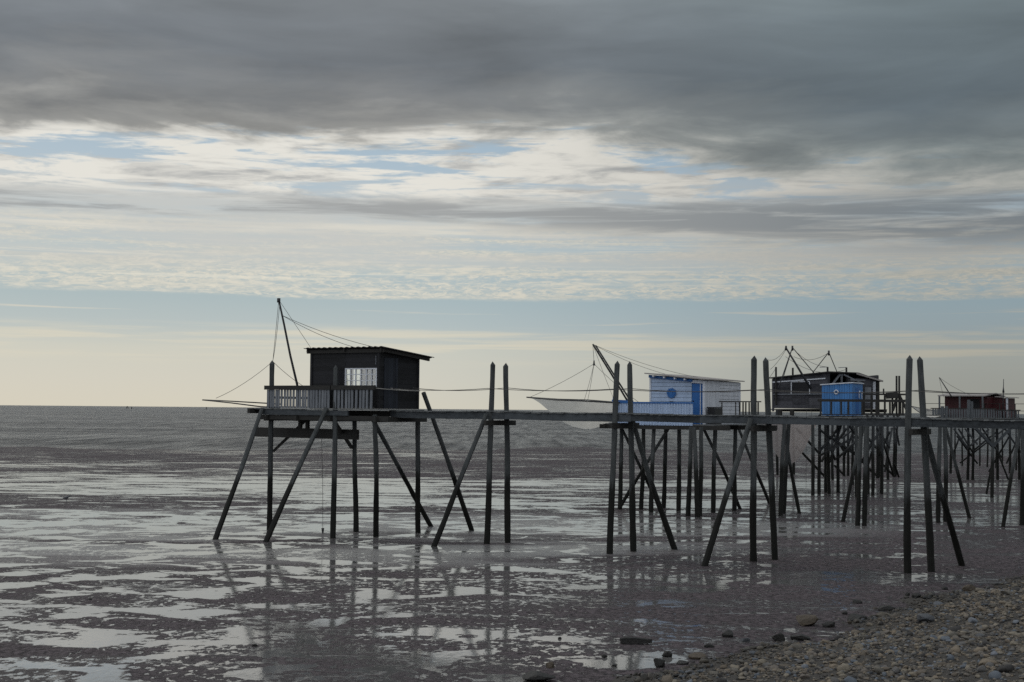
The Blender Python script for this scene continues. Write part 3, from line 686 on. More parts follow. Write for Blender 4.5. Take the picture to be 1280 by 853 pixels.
# ------------------------------------------------------------------ white and blue hut
A2 = Vector((-.847, .532, 0)); B2 = Vector((.532, .847, 0))
def slab(mb, pts, th):
    """flat quad with thickness th downwards"""
    pts = [Vector(p) for p in pts]; lo = [p-UP*th for p in pts]
    f = [(0, 1, 2, 3), (7, 6, 5, 4), (0, 4, 5, 1), (1, 5, 6, 2), (2, 6, 7, 3), (3, 7, 4, 0)]
    if (pts[1]-pts[0]).cross(pts[2]-pts[0]).z < 0: f = [tuple(reversed(q)) for q in f]
    mb.add(pts+lo, f); return mb
def px_pile(root, ub, vb, ut, zt, w, dY=0.0, name='pile', mat='pile'):
    g = gp(ub, vb); t = pz(ut, zt, g.y+dY); return pile_mesh(g, t, w).build(name, mat, root)
def build_hut2():
    Yc = 65.0; o = pz(880, 0, Yc); P = Frame(o, A2, B2); FZ = 4.0
    root = thing('fishing_hut', P(1.5, 1, 0), 'white hut with a blue door, blue roundel and white corrugated terrace fence', 'fishing hut', 'fishing huts on stilts')
    mb = MB(); b = -1.5
    while b < 4.3:
        mb.bar(P(-1.2, b+.07, FZ-.02), P(4.3, b+.07, FZ-.02), .135, .035); b += .145
    mb.build('platform', 'deck', root)
    for b in (-1.45, 1.2, 4.1): MB().bar(P(-1.9, b, FZ-.14), P(4.6, b, FZ-.14), .10, .2).build('edge_beam', 'dark_beam', root)
    MB().bar(P(4.3, -1.6, FZ-.12), P(4.3, 4.3, FZ-.12), .10, .2).build('edge_beam', 'dark_beam', root)
    # walls
    la, lb = 2.72, 4.1; zl, zr = 6.26, 6.0
    za = lambda a: zr+(zl-zr)*a/la
    mb = MB()
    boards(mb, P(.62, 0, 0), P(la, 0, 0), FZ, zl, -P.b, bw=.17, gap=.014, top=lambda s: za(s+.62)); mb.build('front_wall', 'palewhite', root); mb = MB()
    boards(mb, P(0, .06, 0), P(0, 1.75, 0), FZ, zr, -P.a, bw=.17, vertical=True, gap=.012)
    boards(mb, P(0, 1.75, 0), P(0, lb, 0), FZ, zr, -P.a, bw=.17, gap=.014)
    boards(mb, P(la, 0, 0), P(la, lb, 0), FZ, zl, P.a, bw=.17)
    boards(mb, P(0, lb, 0), P(la, lb, 0), FZ, zl, P.b, bw=.17, top=za)
    mb.bar(P(0, 0, FZ), P(0, 0, zr-.02), .10); mb.bar(P(la, 0, FZ), P(la, 0, zl-.02), .08); mb.bar(P(0, lb, FZ), P(0, lb, zr-.02), .08)
    mb.build('wall', 'white', root)
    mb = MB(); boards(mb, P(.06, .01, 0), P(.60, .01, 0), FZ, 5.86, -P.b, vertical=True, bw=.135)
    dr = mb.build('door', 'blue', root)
    MB().bar(P(.17, -.02, FZ), P(.17, -.02, 5.84), .03).build('edge_strip', 'white', dr)
    MB().box(P(.54, -.02, 4.95), P.a*-.03, P.b*-.05, UP*.14).build('handle', 'metal', dr)
    MB().bar(P(.03, -.03, 5.93), P(.63, -.03, 5.97), .05, .15).build('lintel', 'white', root)
    # roof
    mb = MB(); slab(mb, [P(-.18, -.35, za(-.18)+.09), P(la+.15, -.35, za(la+.15)+.09), P(la+.15, lb+.2, za(la+.15)+.09), P(-.18, lb+.2, za(-.18)+.09)], .05)
    rf = mb.build('roof', 'palebrown_roof', root)
    MB().bar(P(.55, -.08, za(.55)-.05), P(la+.05, -.08, za(la)-.05), .05, .13).build('fascia', 'blue', rf)
    for a in (.85, 1.35, 1.9, 2.45): MB().bar(P(a, -.30, za(a)-.03), P(a, .0, za(a)-.03), .07, .09).build('rafter', 'white', rf)
    # roundel: disc, ship's wheel knobs, pale ring and a small V
    c = P(1.62, -.04, 5.42); mb = MB(); n = 28; rr = .225
    vs = [c+P.a*(rr*math.cos(2*math.pi*i/n))+UP*(rr*math.sin(2*math.pi*i/n)) for i in range(n)]; vs += [v-P.b*.03 for v in vs]
    fs = [tuple(range(n)), tuple(reversed(range(n, 2*n)))]+[(i, n+i, n+(i+1) % n, (i+1) % n) for i in range(n)]
    mb.add(vs, fs)
    for i in range(8):
        an = i*math.pi/4+.2; mb.bar(c-P.b*.015+(P.a*math.cos(an)+UP*math.sin(an))*rr*.9, c-P.b*.015+(P.a*math.cos(an)+UP*math.sin(an))*rr*1.14, .02)
    em = mb.build('emblem', 'blue', root)
    mb = MB(); q = c-P.b*.037
    mb.tube([q+P.a*(.17*math.cos(2*math.pi*i/20))+UP*(.17*math.sin(2*math.pi*i/20)) for i in range(21)], .012, 4, cap=False)
    mb.bar(q+P.a*.07+UP*.07, q-UP*.08, .03, .01); mb.bar(q-P.a*.07+UP*.07, q-UP*.08, .03, .01)
    mb.build('device', 'skyblue', em)
    MB().box(c+P.a*.08-UP*.46, -P.a*.16, -P.b*.04, UP*.09).build('plaque', 'metal', root)
    # corrugated white terrace fence with blue capping
    mb = MB(); n = 120; vs = []
    for i in range(n+1):
        a = -.15+4.05*i/n; w = .03*math.sin(i*1.6)
        for z in (FZ-.06, 4.93): vs.append(P(a, -1.52+w, z))
    vs += [v+P.b*.012 for v in vs]; k = 2*(n+1); fs = []
    for i in range(n): fs += [(2*i, 2*i+1, 2*i+3, 2*i+2), (k+2*i+2, k+2*i+3, k+2*i+1, k+2*i), (2*i+1, k+2*i+1, k+2*i+3, 2*i+3)]
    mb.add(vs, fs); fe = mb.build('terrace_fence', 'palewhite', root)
    MB().bar(P(-.2, -1.5, 4.965), P(3.95, -1.5, 4.965), .10, .07).build('capping', 'blue', fe)
    MB().bar(P(2.9, -1.45, 5.02), P(3.95, -1.45, 5.06), .14, .08).build('capping', 'blue', fe)
    MB().box(P(3.75, -1.55, 5.1), P.a*.14, P.b*.14, UP*.12).build('post_cap', 'blue', fe)
    mb = MB(); boards(mb, P(3.9, -1.5, 0), P(3.9, 4.1, 0), FZ, 4.93, P.a, vertical=True, bw=.12); mb.build('terrace_fence', 'white', root)
    # dark railing on the landing
    railing(root, pz(901, 0, 62.6), pz(923, 0, 62.3), 4.3, 5.03, slat='dark_beam', sw=.05, gap=.6, rw=.06, rh=.05)
    railing(root, pz(923, 0, 62.3), pz(950, 0, 61.6), 4.3, 5.03, slat='dark_beam', sw=.07, gap=.07, rw=.06, rh=.05)
    # piles and cross bracing
    for ub, vb, ut in ((774.5, 637, 777), (801.4, 637, 805), (814.6, 640, 818), (829, 635, 832), (848, 638.5, 849), (860, 645.5, 864), (872, 646.6, 868), (875, 645, 877), (891.3, 641, 894), (917.5, 638.5, 919)):
        px_pile(root, ub, vb, ut, FZ-.1, .17)
    for ub, vb, ut in ((824, 634, 776), (774, 637, 837), (925, 636.5, 879), (961.6, 630, 922)):
        px_pile(root, ub, vb, ut, FZ-.15, .13, dY=-1.0, name='brace')
    # double boom
    b0 = pd(787, 506, 67.5); tp = pd(741, 430.5, 66.5); k = pd(791, 506, 67.3); tk = pd(744.5, 432, 66.3)
    bo = MB().tube([b0, b0.lerp(tp, .5)+UP*.03, tp], .045, 6, .04).build('boom', 'metal', root)
    MB().tube([k, tk], .04, 6, .035).build('twin_spar', 'metal', bo)
    for s in range(1, 9): MB().bar(b0.lerp(tp, s/9), k.lerp(tk, s/9), .025).build('rung', 'metal', bo)
    for q, s in ((P(2.5, 2, zl), .15), (P(.6, 2, zr+.1), .2), (P(3.8, -1.5, 5.0), .05)): MB().tube(sag(tp, q, s), .008, 4).build('stay_rope', 'rope', bo)
    hook = pd(742.5, 455, 66.4)
    cs = [pd(658.5, 496.8, 67.5), pd(730, 501.5, 64.0), pd(803, 504, 66.6), pd(735, 500.3, 70.0)]
    lift_net('cream lift net slung beside the white and blue hut', cs, 1.34, 'net', hook, tp, .035)
    bx = MB(); q = P(-.12, .15, FZ); bx.box(q, -P.a*.35, P.b*.75, UP*.74); bx.box(q+P.a*.03-P.b*.03+UP*.744, -P.a*.41, P.b*.81, UP*.05)
    o = bx.build('storage_bin', 'plastic'); tag(o, 'black bin standing against the white hut beside its blue door', 'bin')
build_hut2()

# ------------------------------------------------------------------ second and third jetties, farther back
def rear_jetty(label, p0, p1, dz, bents_px, w=.16, width=.9, rail=None, root_name='jetty', vees=()):
    p0 = Vector((p0[0], p0[1], 0)); p1 = Vector((p1[0], p1[1], 0)); d = (p1-p0).normalized(); n = Vector((-d.y, d.x, 0))
    if n.y < 0: n = -n
    root = thing(root_name, (p0+p1)/2, label, 'jetty'); L = (p1-p0).length
    mb = MB(); s = 0
    while s < L:
        c = p0+d*s; mb.bar(c-n*.05+UP*(dz-.02), c+n*(width+.05)+UP*(dz-.02+random.uniform(-.006, .006)), .15, .035); s += .162
    mb.build('deck', 'deck', root)
    for b in (.05, width-.05): MB().bar(p0+n*b+UP*(dz-.15), p1+n*b+UP*(dz-.15), .09, .22).build('stringer', 'beam', root)
    for ub, vb, ut, br in bents_px:
        g = gp(ub, vb)
        pile_mesh(g, pz(ut, dz-.05, g.y), w).build('pile', 'pile', root)
        if br is not None: px_pile(root, br[0], br[1], br[2], dz-.2, .13, name='brace')
    for (ua, va, ub, vb, Y) in vees: MB().bar(pd(ua, va, Y), pd(ub, vb, Y-.3), .14).build('brace', 'beam', root)
    if rail:
        z, st = rail; s = 0
        while s < L: MB().bar(p0+d*s+n*width+UP*(dz-.1), p0+d*s+n*width+UP*(dz+z), .06).build('railing_post', 'dark_beam', root); s += st
        for zz in (z, z*.5): MB().tube(sag(p0+n*width+UP*(dz+zz), p1+n*width+UP*(dz+zz), .0, 2), .018, 5).build('rail', 'dark_beam', root)
    return root
rear_jetty('grey jetty with raking piles leading to the white and blue hut', (10.0, 64.2), (25.0, 58.6), 4.32,
    [(975.7, 645, 981, (999, 642, 979)), (979, 594+48, 986, None), (1071.5, 657, 1076, (1053.8, 652.5, 1080)), (1080, 657.5, 1083, None),
     (1172.6, 653.6, 1175, (1212, 647.7, 1181)), (1182, 652.4, 1181, None), (1277, 656.5, 1278, (1254, 659, 1276)), (1285, 655, 1286, None), (1240, 622, 1241.5, None)],
    vees=((1241, 558, 1219, 535, 76), (1241, 558, 1264, 535, 76)))

def build_hut3():
    A3 = Vector((-.70, .714, 0)); B3 = Vector((.714, .70, 0)); o = pz(1036, 0, 84.0); P = Frame(o, A3, B3); FZ = 4.82
    root = thing('fishing_hut', P(1.8, 2, 0), 'large charcoal hut on a trestle with an open porch, behind the bright blue shed', 'fishing hut', 'fishing huts on stilts')
    la, lb = 3.95, 5.4; z0, z1 = 6.92, 6.62
    za = lambda a: z0-(z0-z1)*a/la
    mb = MB()
    boards(mb, P(0, 0, 0), P(la, 0, 0), FZ, z0, -P.b, bw=.2, top=za, holes=[(1.35, 2.55, 5.75, 6.35)])
    boards(mb, P(la, 0, 0), P(la, lb, 0), FZ, z1, P.a, bw=.2)
    boards(mb, P(0, lb, 0), P(la, lb, 0), FZ, z0, P.b, bw=.2, top=za)
    boards(mb, P(0, 2.0, 0), P(0, lb, 0), FZ, z0-.25, -P.a, bw=.2, holes=[(.4, 1.0, FZ, 6.4)])
    for a, b in ((0, 0), (la, 0), (0, 2), (0, lb)): mb.bar(P(a, b, FZ-.2), P(a, b, za(a)-.02), .11)
    mb.build('wall', 'char', root)
    mb = MB(); boards(mb, P(1.35, .01, 0), P(2.55, .01, 0), 5.75, 6.35, -P.b, bw=.3); sh = mb.build('shutter', 'black', root)
    mb = MB()
    for a in (1.3, 2.6): mb.bar(P(a, -.04, 5.7), P(a, -.04, 6.4), .05)
    mb.bar(P(1.3, -.045, 6.42), P(2.6, -.045, 6.42), .04); mb.build('trim', 'frame', sh)
    MB().bar(P(.2, -.06, 6.60), P(la, -.06, 6.40), .05, .07).build('gutter', 'frame', root)
    MB().bar(P(0, -.05, 5.68), P(la, -.05, 5.66), .05, .06).build('batten', 'slat', root)
    mb = MB(); slab(mb, [P(-.15, -.25, za(-.15)+.08), P(la+.2, -.25, za(la+.2)+.08), P(la+.2, lb*.55, za(la)+.06), P(-.15, lb*.55, za(0)+.1)], .06)
    slab(mb, [P(-.2, lb*.55, za(0)+.09), P(la+.2, lb*.55, za(la)+.06), P(la+.2, lb+.2, za(la)-.3), P(-.2, lb+.2, za(0)-.35)], .06)
    rf = mb.build('roof', 'roof', root)
    MB().bar(P(-.22, lb*.5, za(0)+.02), P(-.22, lb+.25, za(0)-.38), .05, .10).build('barge_board', 'palebrown_roof', rf)
    # porch timbers
    for p, q in ((P(-.05, .3, 6.25), P(-.05, 1.1, 6.85)), (P(-.05, 1.3, 6.2), P(-.05, 1.3, 6.9)), (P(-.05, 1.5, 6.85), P(-.05, 3.6, 6.35)), (P(-.08, 2.2, 6.55), P(-.08, 3.8, 6.55))):
        MB().bar(p, q, .09).build('porch_strut', 'slat', root)
    MB().bar(P(-.1, 4.85, FZ), P(-.1, 4.85, 6.5), .13).build('porch_post', 'white', root)
    MB().bar(P(-.1, 5.3, FZ-.3), P(-.1, 5.3, 6.55), .13).build('porch_post', 'dark_beam', root)
    mb = MB(); boards(mb, P(-.03, 3.9, 0), P(-.03, 4.6, 0), 5.2, 6.15, -P.a, vertical=True, bw=.2); mb.build('door', 'slat', root)
    mb = MB(); b = .05
    while b < 6.3: mb.bar(P(-.1, b, FZ-.035), P(4.2, b, FZ-.08), .19, .05); b += .2
    mb.build('platform', 'dark_beam', root)
    for b in (1.2, 2.8, 5.9): MB().bar(P(-.3, b, FZ-.13), P(4.2, b, FZ-.13), .12, .14).build('edge_beam', 'dark_beam', root)
    # roof poles with arms
    for u, v0, arm in ((970, 459, 0), (991, 460, 0), (1034.5, 459, -10), (1058, 459.5, -10)):
        b = pz(u, 5.0, 86.5); t = pd(u, v0, 86.5); r = MB().bar(b, t, .09).build('pole', 'dark_beam', root)
        if arm: MB().bar(t, pd(u+arm, v0+.3, 86.5), .035).build('arm', 'slat', r)
    # boom and two sheer-leg masts
    b0 = pd(1014, 487, 82.5); tp = pd(982.5, 435, 82.5); bo = MB().tube([b0, tp], .075, 6, .05).build('boom', 'metal', root)
    MB().tube([tp-UP*.15, tp+UP*.12], .09, 6, .05).build('pulley', 'metal', bo)
    for (tu, tv), legs in (((990.5, 434.5), ((979, 472), (1029, 480), (973, 485))), ((1036, 440.5), ((1016, 466), (1047, 467)))):
        tt = pd(tu, tv, 86); r = MB().tube([tt-UP*.2, tt+UP*.1], .06, 6).build('mast_head', 'metal', root)
        for lu, lv in legs: MB().tube([tt, pd(lu, lv, 85.5)], .028, 5).build('leg', 'metal', r)
    for a, b, s in (((990.5, 435.5), (1034.5, 459), .25), ((1036, 441), (992, 446), .3), ((982, 446), (1058, 462), .5), ((957, 449), (982, 436), .3), ((963, 462), (982.5, 437), .1), ((957, 478), (970, 460), .05)):
        MB().tube(sag(pd(*a, 84), pd(*b, 84), s), .011, 4).build('stay_rope', 'rope', bo)
    # trestle
    for ub, vb, ut in ((972, 594, 971), (992, 593, 991), (1024.3, 618, 1025), (1036.5, 617.6, 1034.5), (1047.6, 616, 1047), (1055, 595, 1055), (1060, 595, 1060), (1090.5, 619.5, 1091), (1102.2, 618, 1103), (1096.5, 598, 1096), (1099, 597, 1099.5), (1117, 596.5, 1117.5), (1066, 606, 1066), (1083, 600, 1084), (1110, 600, 1109.5), (1041, 600, 1041), (1119, 596, 1122)):
        px_pile(root, ub, vb, ut, 4.75 if ut < 1000 else 4.45, .155, mat='dark_pile')
    for ua, va, ub, vb, Y in ((995, 535, 1024, 567, 82), (995, 558, 1031, 596, 84), (1024, 565, 1050, 533, 80), (1025, 538, 1058, 560, 80), (1027, 577, 1046, 545, 83), (1037, 578, 1052, 530, 80), (1062, 533, 1073, 548, 80), (1046, 574, 1072, 550, 81), (1024, 570, 1072, 545, 79), (1050, 556, 1075, 572, 82),
                             (1040, 540, 1056, 566, 90), (1043, 582, 1056, 595, 95), (1052, 548, 1076, 530, 90), (1083, 545, 1095, 560, 82), (1082, 592, 1090, 565, 84), (1080, 580, 1095, 594, 84), (1105, 556, 1117, 594, 90), (1106, 590, 1115, 535, 92), (1101, 578, 1118, 596, 95), (1085, 560, 1100, 540, 84), (1120, 535, 1124, 557, 96), (1118, 580, 1123.5, 596.5, 98), (1032, 545, 1044, 575, 84), (1058, 536, 1044, 556, 84), (1062, 560, 1090, 590, 88), (1092, 552, 1066, 596, 90), (1096, 535, 1112, 560, 86), (1112, 540, 1098, 570, 86), (1068, 535, 1054, 575, 92)):
        a = pd(ua, va, Y); b = pd(ub, vb, Y+1.2)
        if b.z < .02: b = gp(ub, vb)
        MB().bar(a, b, .10).build('brace', 'dark_pile', root)
    for u in (975, 990): MB().bar(pz(u, 4.4, 84), pz(u, FZ-.1, 84), .2).build('bearer', 'dark_beam', root)
    # landing railings and winch frame
    railing(root, pz(1024, 0, 77.0), pz(1134, 0, 76.0), 4.45, 5.24, slat='dark_beam', sw=.10, gap=.42, rw=.07, rh=.14)
    railing(root, pz(1078, 0, 82.0), pz(1133, 0, 82.0), 4.5, 5.66, slat='dark_beam', sw=.12, gap=.22, rw=.08, rh=.10)
    for u in (1120.7, 1124): MB().bar(pz(u, 4.4, 82), pd(u, 470, 82), .09).build('winch_post', 'dark_beam', root)
    mb = MB(); mb.bar(pd(1108, 495, 81.8), pd(1122, 494, 81.8), .25, .35); mb.bar(pd(1116, 514, 81.8), pd(1122, 494, 81.8), .12); mb.bar(pd(1133, 512, 81.8), pd(1124, 494, 81.8), .12); mb.build('winch_frame', 'dark_beam', root)
    MB().bar(pd(1104.5, 486, 82), pd(1104.5, 494, 82), .07).build('pole', 'dark_beam', root)
    lift_net('silted pinkish net hanging full under the charcoal hut', [pz(944, 4.25, 80), pz(985, 4.3, 76.5), pz(1029, 4.25, 80), pz(985, 4.3, 85)], 2.6, 'pinknet', None)
    # drop lines from the platform
    for u in (1008, 1014.5): MB().tube([pz(u, 4.7, 83), pd(u-.5, 612, 83)], .009, 4).build('hanging_line', 'rope', root)
build_hut3()

def build_shed():
    A = Vector((-.9, .436, 0)); B = Vector((.436, .9, 0)); o = pz(1065, 0, 78.6); P = Frame(o, A, B); FZ = 4.42
    root = thing('storage_shed', P(.8, 1, FZ), 'small bright blue shed with a white ring on its front', 'shed')
    la, lb = 1.66, 2.7; z1, z0 = 6.14, 6.22
    mb = MB()
    boards(mb, P(0, 0, 0), P(la, 0, 0), FZ, z0, -P.b, vertical=True, bw=.14, gap=.012, top=lambda s: z0-.07*s/la)
    boards(mb, P(0, 0, 0), P(0, lb, 0), FZ, z0, -P.a, vertical=True, bw=.14)
    boards(mb, P(la, 0, 0), P(la, lb, 0), FZ, z1, P.a, vertical=True, bw=.14); boards(mb, P(0, lb, 0), P(la, lb, 0), FZ, z1, P.b, vertical=True, bw=.14)
    mb.build('wall', 'skyblue', root)
    mb = MB(); slab(mb, [P(-.08, -.08, z0+.06), P(la+.1, -.08, z1+.02), P(la+.1, lb+.1, z1+.02), P(-.08, lb+.1, z0+.06)], .06); mb.build('roof', 'frame', root)
    mb = MB(); boards(mb, P(-.02, .9, 0), P(-.02, 1.7, 0), FZ+.04, 6.0, -P.a, vertical=True, bw=.15); mb.build('door', 'blue', root)
    c = P(.86, -.06, 5.72)
    MB().tube([c+P.a*(.105*math.cos(2*math.pi*i/16))+UP*(.105*math.sin(2*math.pi*i/16)) for i in range(17)], .036, 6, cap=False).build('ring', 'white', root)
    for i, (b, z) in enumerate(((1.5, 5.5), (2.2, 5.45))):
        q = P(-.07, b, z); MB().tube([q+UP*.3+P.b*.14, q+UP*.2+P.b*.02, q+UP*.08-P.b*.02, q-UP*.1+P.b*.04], .045, 5, .02).build('ornament', 'white', root)
    mb = MB(); 
    for k in range(14): mb.bar(P(-.4+k*.2, -.5, FZ-.05), P(-.4+k*.2, 2.9, FZ-.05), .18, .05)
    mb.build('floor_board', 'dark_beam', root)
    for a, b in ((-.3, -.4), (2.1, -.4), (-.3, 2.6), (2.1, 2.6)): pile_mesh(P(a, b, -.1), P(a, b, FZ-.08), .16).build('pile', 'pile', root)
build_shed()

def build_hut4():
    A = Vector((-.82, .572, 0)); B = Vector((.572, .82, 0)); o = pz(1234, 0, 97.0); P = Frame(o, A, B); FZ = 4.35
    root = thing('fishing_hut', P(1.2, 1, 0), 'distant dark red hut with a pale shallow roof and grey slatted fence', 'fishing hut', 'fishing huts on stilts')
    la, lb = 2.9, 3.6; zt = 5.86
    mb = MB()
    boards(mb, P(0, 0, 0), P(la, 0, 0), FZ, zt, -P.b, bw=.18); boards(mb, P(0, 0, 0), P(0, lb, 0), FZ, zt-.1, -P.a, bw=.18, vertical=True)
    boards(mb, P(la, 0, 0), P(la, lb, 0), FZ, zt, P.a, bw=.18); boards(mb, P(0, lb, 0), P(la, lb, 0), FZ, zt, P.b, bw=.18)
    boards(mb, P(-.9, 1.4, 0), P(0, 1.4, 0), FZ, 5.68, -P.b, bw=.18); boards(mb, P(-.9, 1.4, 0), P(-.9, 3.4, 0), FZ, 5.68, -P.a, bw=.18)
    mb.build('wall', 'red', root)
    mb = MB(); slab(mb, [P(-.15, -.9, zt-.02), P(la+.2, -.9, zt-.02), P(la+.2, 1.6, zt+.18), P(-.15, 1.6, zt+.18)], .07); slab(mb, [P(-.15, 1.6, zt+.18), P(la+.2, 1.6, zt+.18), P(la+.2, lb+.2, zt), P(-.15, lb+.2, zt)], .07)
    slab(mb, [P(-1.15, 1.2, 5.74), P(-.16, 1.2, 5.8), P(-.16, 3.6, 5.8), P(-1.15, 3.6, 5.74)], .05)
    mb.build('roof', 'palebrown_roof', root)
    for a in (.05, 1.6, la+.1): MB().bar(P(a, -.85, FZ), P(a, -.85, zt-.08), .10).build('porch_post', 'grey_slat', root)
    MB().bar(P(-.95, 1.35, FZ), P(-.95, 1.35, 5.7), .12).build('porch_post', 'white', root)
    mb = MB(); boards(mb, P(.5, -.02, 0), P(1.2, -.02, 0), FZ, 5.6, -P.b, vertical=True, bw=.15); mb.build('door', 'black', root)
    mb = MB(); b = -1.6
    while b < 4: mb.bar(P(-2.0, b, FZ-.06), P(3.4, b, FZ-.06), .19, .05); b += .2
    mb.build('platform', 'deck', root)
    railing(root, P(3.3, -1.55, 0), P(-1.0, -1.55, 0), FZ-.05, FZ+.58, slat='grey_slat', sw=.13, gap=.03, rw=.06, rh=.06)
    railing(root, P(-1.0, -1.55, 0), P(-2.0, .6, 0), FZ-.05, FZ+.5, slat='grey_slat', sw=.13, gap=.12, rw=.06, rh=.06)
    for u, v in ((1211, 500), (1214.5, 502), (1178, 508), (1183, 508)): MB().bar(pz(u, 4.2, 92), pd(u, v, 92), .17).build('bollard_post', 'grey_slat', root)
    # mast
    m0 = pz(1253.5, 4.3, 96); m1 = pd(1254.5, 474, 96); ms = MB().tube([m0, m0.lerp(m1, .6), m1], .05, 6, .02).build('mast', 'metal', root)
    q = m0.lerp(m1, .72); MB().tube([q-UP*.18, q, q+UP*.18], .08, 6, .03).build('float', 'metal', ms)
    b0 = pd(1190, 497, 97); tp = pd(1174, 472, 97); bo = MB().tube([b0, tp], .04, 6, .03).build('boom', 'metal', root)
    for b in ((1180, 497), (1213, 494)): MB().tube(sag(tp, pd(*b, 97), .1), .010, 4).build('stay_rope', 'rope', bo)
    for ub, vb, ut in ((1202.7, 582.5, 1203), (1224.7, 582.5, 1226), (1209.7, 600, 1210), (1216, 600, 1216), (1193, 584, 1194), (1234, 584, 1234.5), (1253, 583, 1253), (1247, 600, 1246), (1270, 588, 1270), (1274, 600, 1273), (1245, 585, 1245), (1262, 592, 1262)):
        px_pile(root, ub, vb, ut, FZ-.1, .12 if vb < 590 else .16, mat='dark_pile')
    for ua, va, ub, vb, Y in ((1209.5, 560, 1192, 536, 95), (1210, 560, 1236, 537, 95), (1216, 566, 1198, 536, 97), (1216, 564, 1246, 540, 97), (1200, 579, 1255, 537, 104), (1190, 572, 1200, 545, 104), (1245, 560, 1260.5, 600, 92), (1228, 536, 1252, 572, 100), (1262, 545, 1236, 590, 99), (1196, 545, 1222, 580, 103), (1256, 536, 1276, 566, 96), (1276, 540, 1258, 580, 96), (1206, 536, 1222, 556, 94), (1233, 618, 1241, 575, 79)):
        a = pd(ua, va, Y); b = pd(ub, vb, Y); MB().bar(a, b, .10).build('brace', 'dark_pile', root)
    lift_net('small beige lift net spread beside the dark red hut', [pd(1139, 508, 97), pd(1155, 519, 94), pd(1186, 519, 96), pd(1162, 512, 101)], .35, 'net', None)
    # thin rail of its walkway
    rear_jetty('far thin railed jetty running past the dark red hut', (pz(1150, 0, 99).x, 99.0), (31.5+8, 90.0), 4.32, [(1160, 590, 1160, None), (1188, 592, 1189, None)], rail=(.95, 1.05))
build_hut4()

# ------------------------------------------------------------------ loose boulders, driftwood, bird, sea marks
def boulder(u, v, wpx, label, asp=.6, col='rock', z=0.0):
    g = gp(u, v, z); zz = beach_z(g)
    if zz > .02: 
        g = gp(u, v, zz); g = gp(u, v, beach_z(g))
    r = wpx/2/F*g.y*(1.2 if wpx > 9 else 1.0)
    bm = bmesh.new(); bmesh.ops.create_icosphere(bm, subdivisions=3, radius=1)
    for _ in range(11):
        d = Vector((random.gauss(0, 1), random.gauss(0, 1), random.gauss(0, 1))).normalized(); c = random.uniform(.45, .8)
        for w in bm.verts:
            h = w.co.dot(d)
            if h > c: w.co -= d*(h-c)*.9
    for w in bm.verts:
        w.co += Vector((random.uniform(-1, 1), random.uniform(-1, 1), random.uniform(-1, 1)))*.03
        w.co = Vector((w.co.x*r*1.1, w.co.y*r*random.uniform(.88, .92), w.co.z*r*asp))
    me = bpy.data.meshes.new('boulder'); bm.to_mesh(me); bm.free()
    for p in me.polygons: p.use_smooth = False
    o = bpy.data.objects.new('boulder', me); COL.objects.link(o); o.location = g+UP*r*asp*.5; me.materials.append(M[col])
    tag(o, label, 'rock', 'loose rocks on the mud and shingle'); return o
def rockmat(name, c0, c1, rough=.6):
    m, t = material(name); n = t.noise(t.pos, 5.0, 7, .65); n2 = t.noise(t.pos, 18.0, 6, .65)
    setp(t, Base_Color=t.mix(n, c0, c1), Roughness=rough, Specular_IOR_Level=.35, Normal=t.bump(n2, .9, .04)); M[name] = m
rockmat('rock', (.006, .006, .0055, 1), (.028, .026, .023, 1)); rockmat('brown_rock', (.03, .024, .018, 1), (.10, .075, .05, 1)); rockmat('grey_rock', (.03, .032, .035, 1), (.11, .115, .125, 1))
rockmat('drift', (.008, .008, .008, 1), (.024, .022, .02, 1), .7)
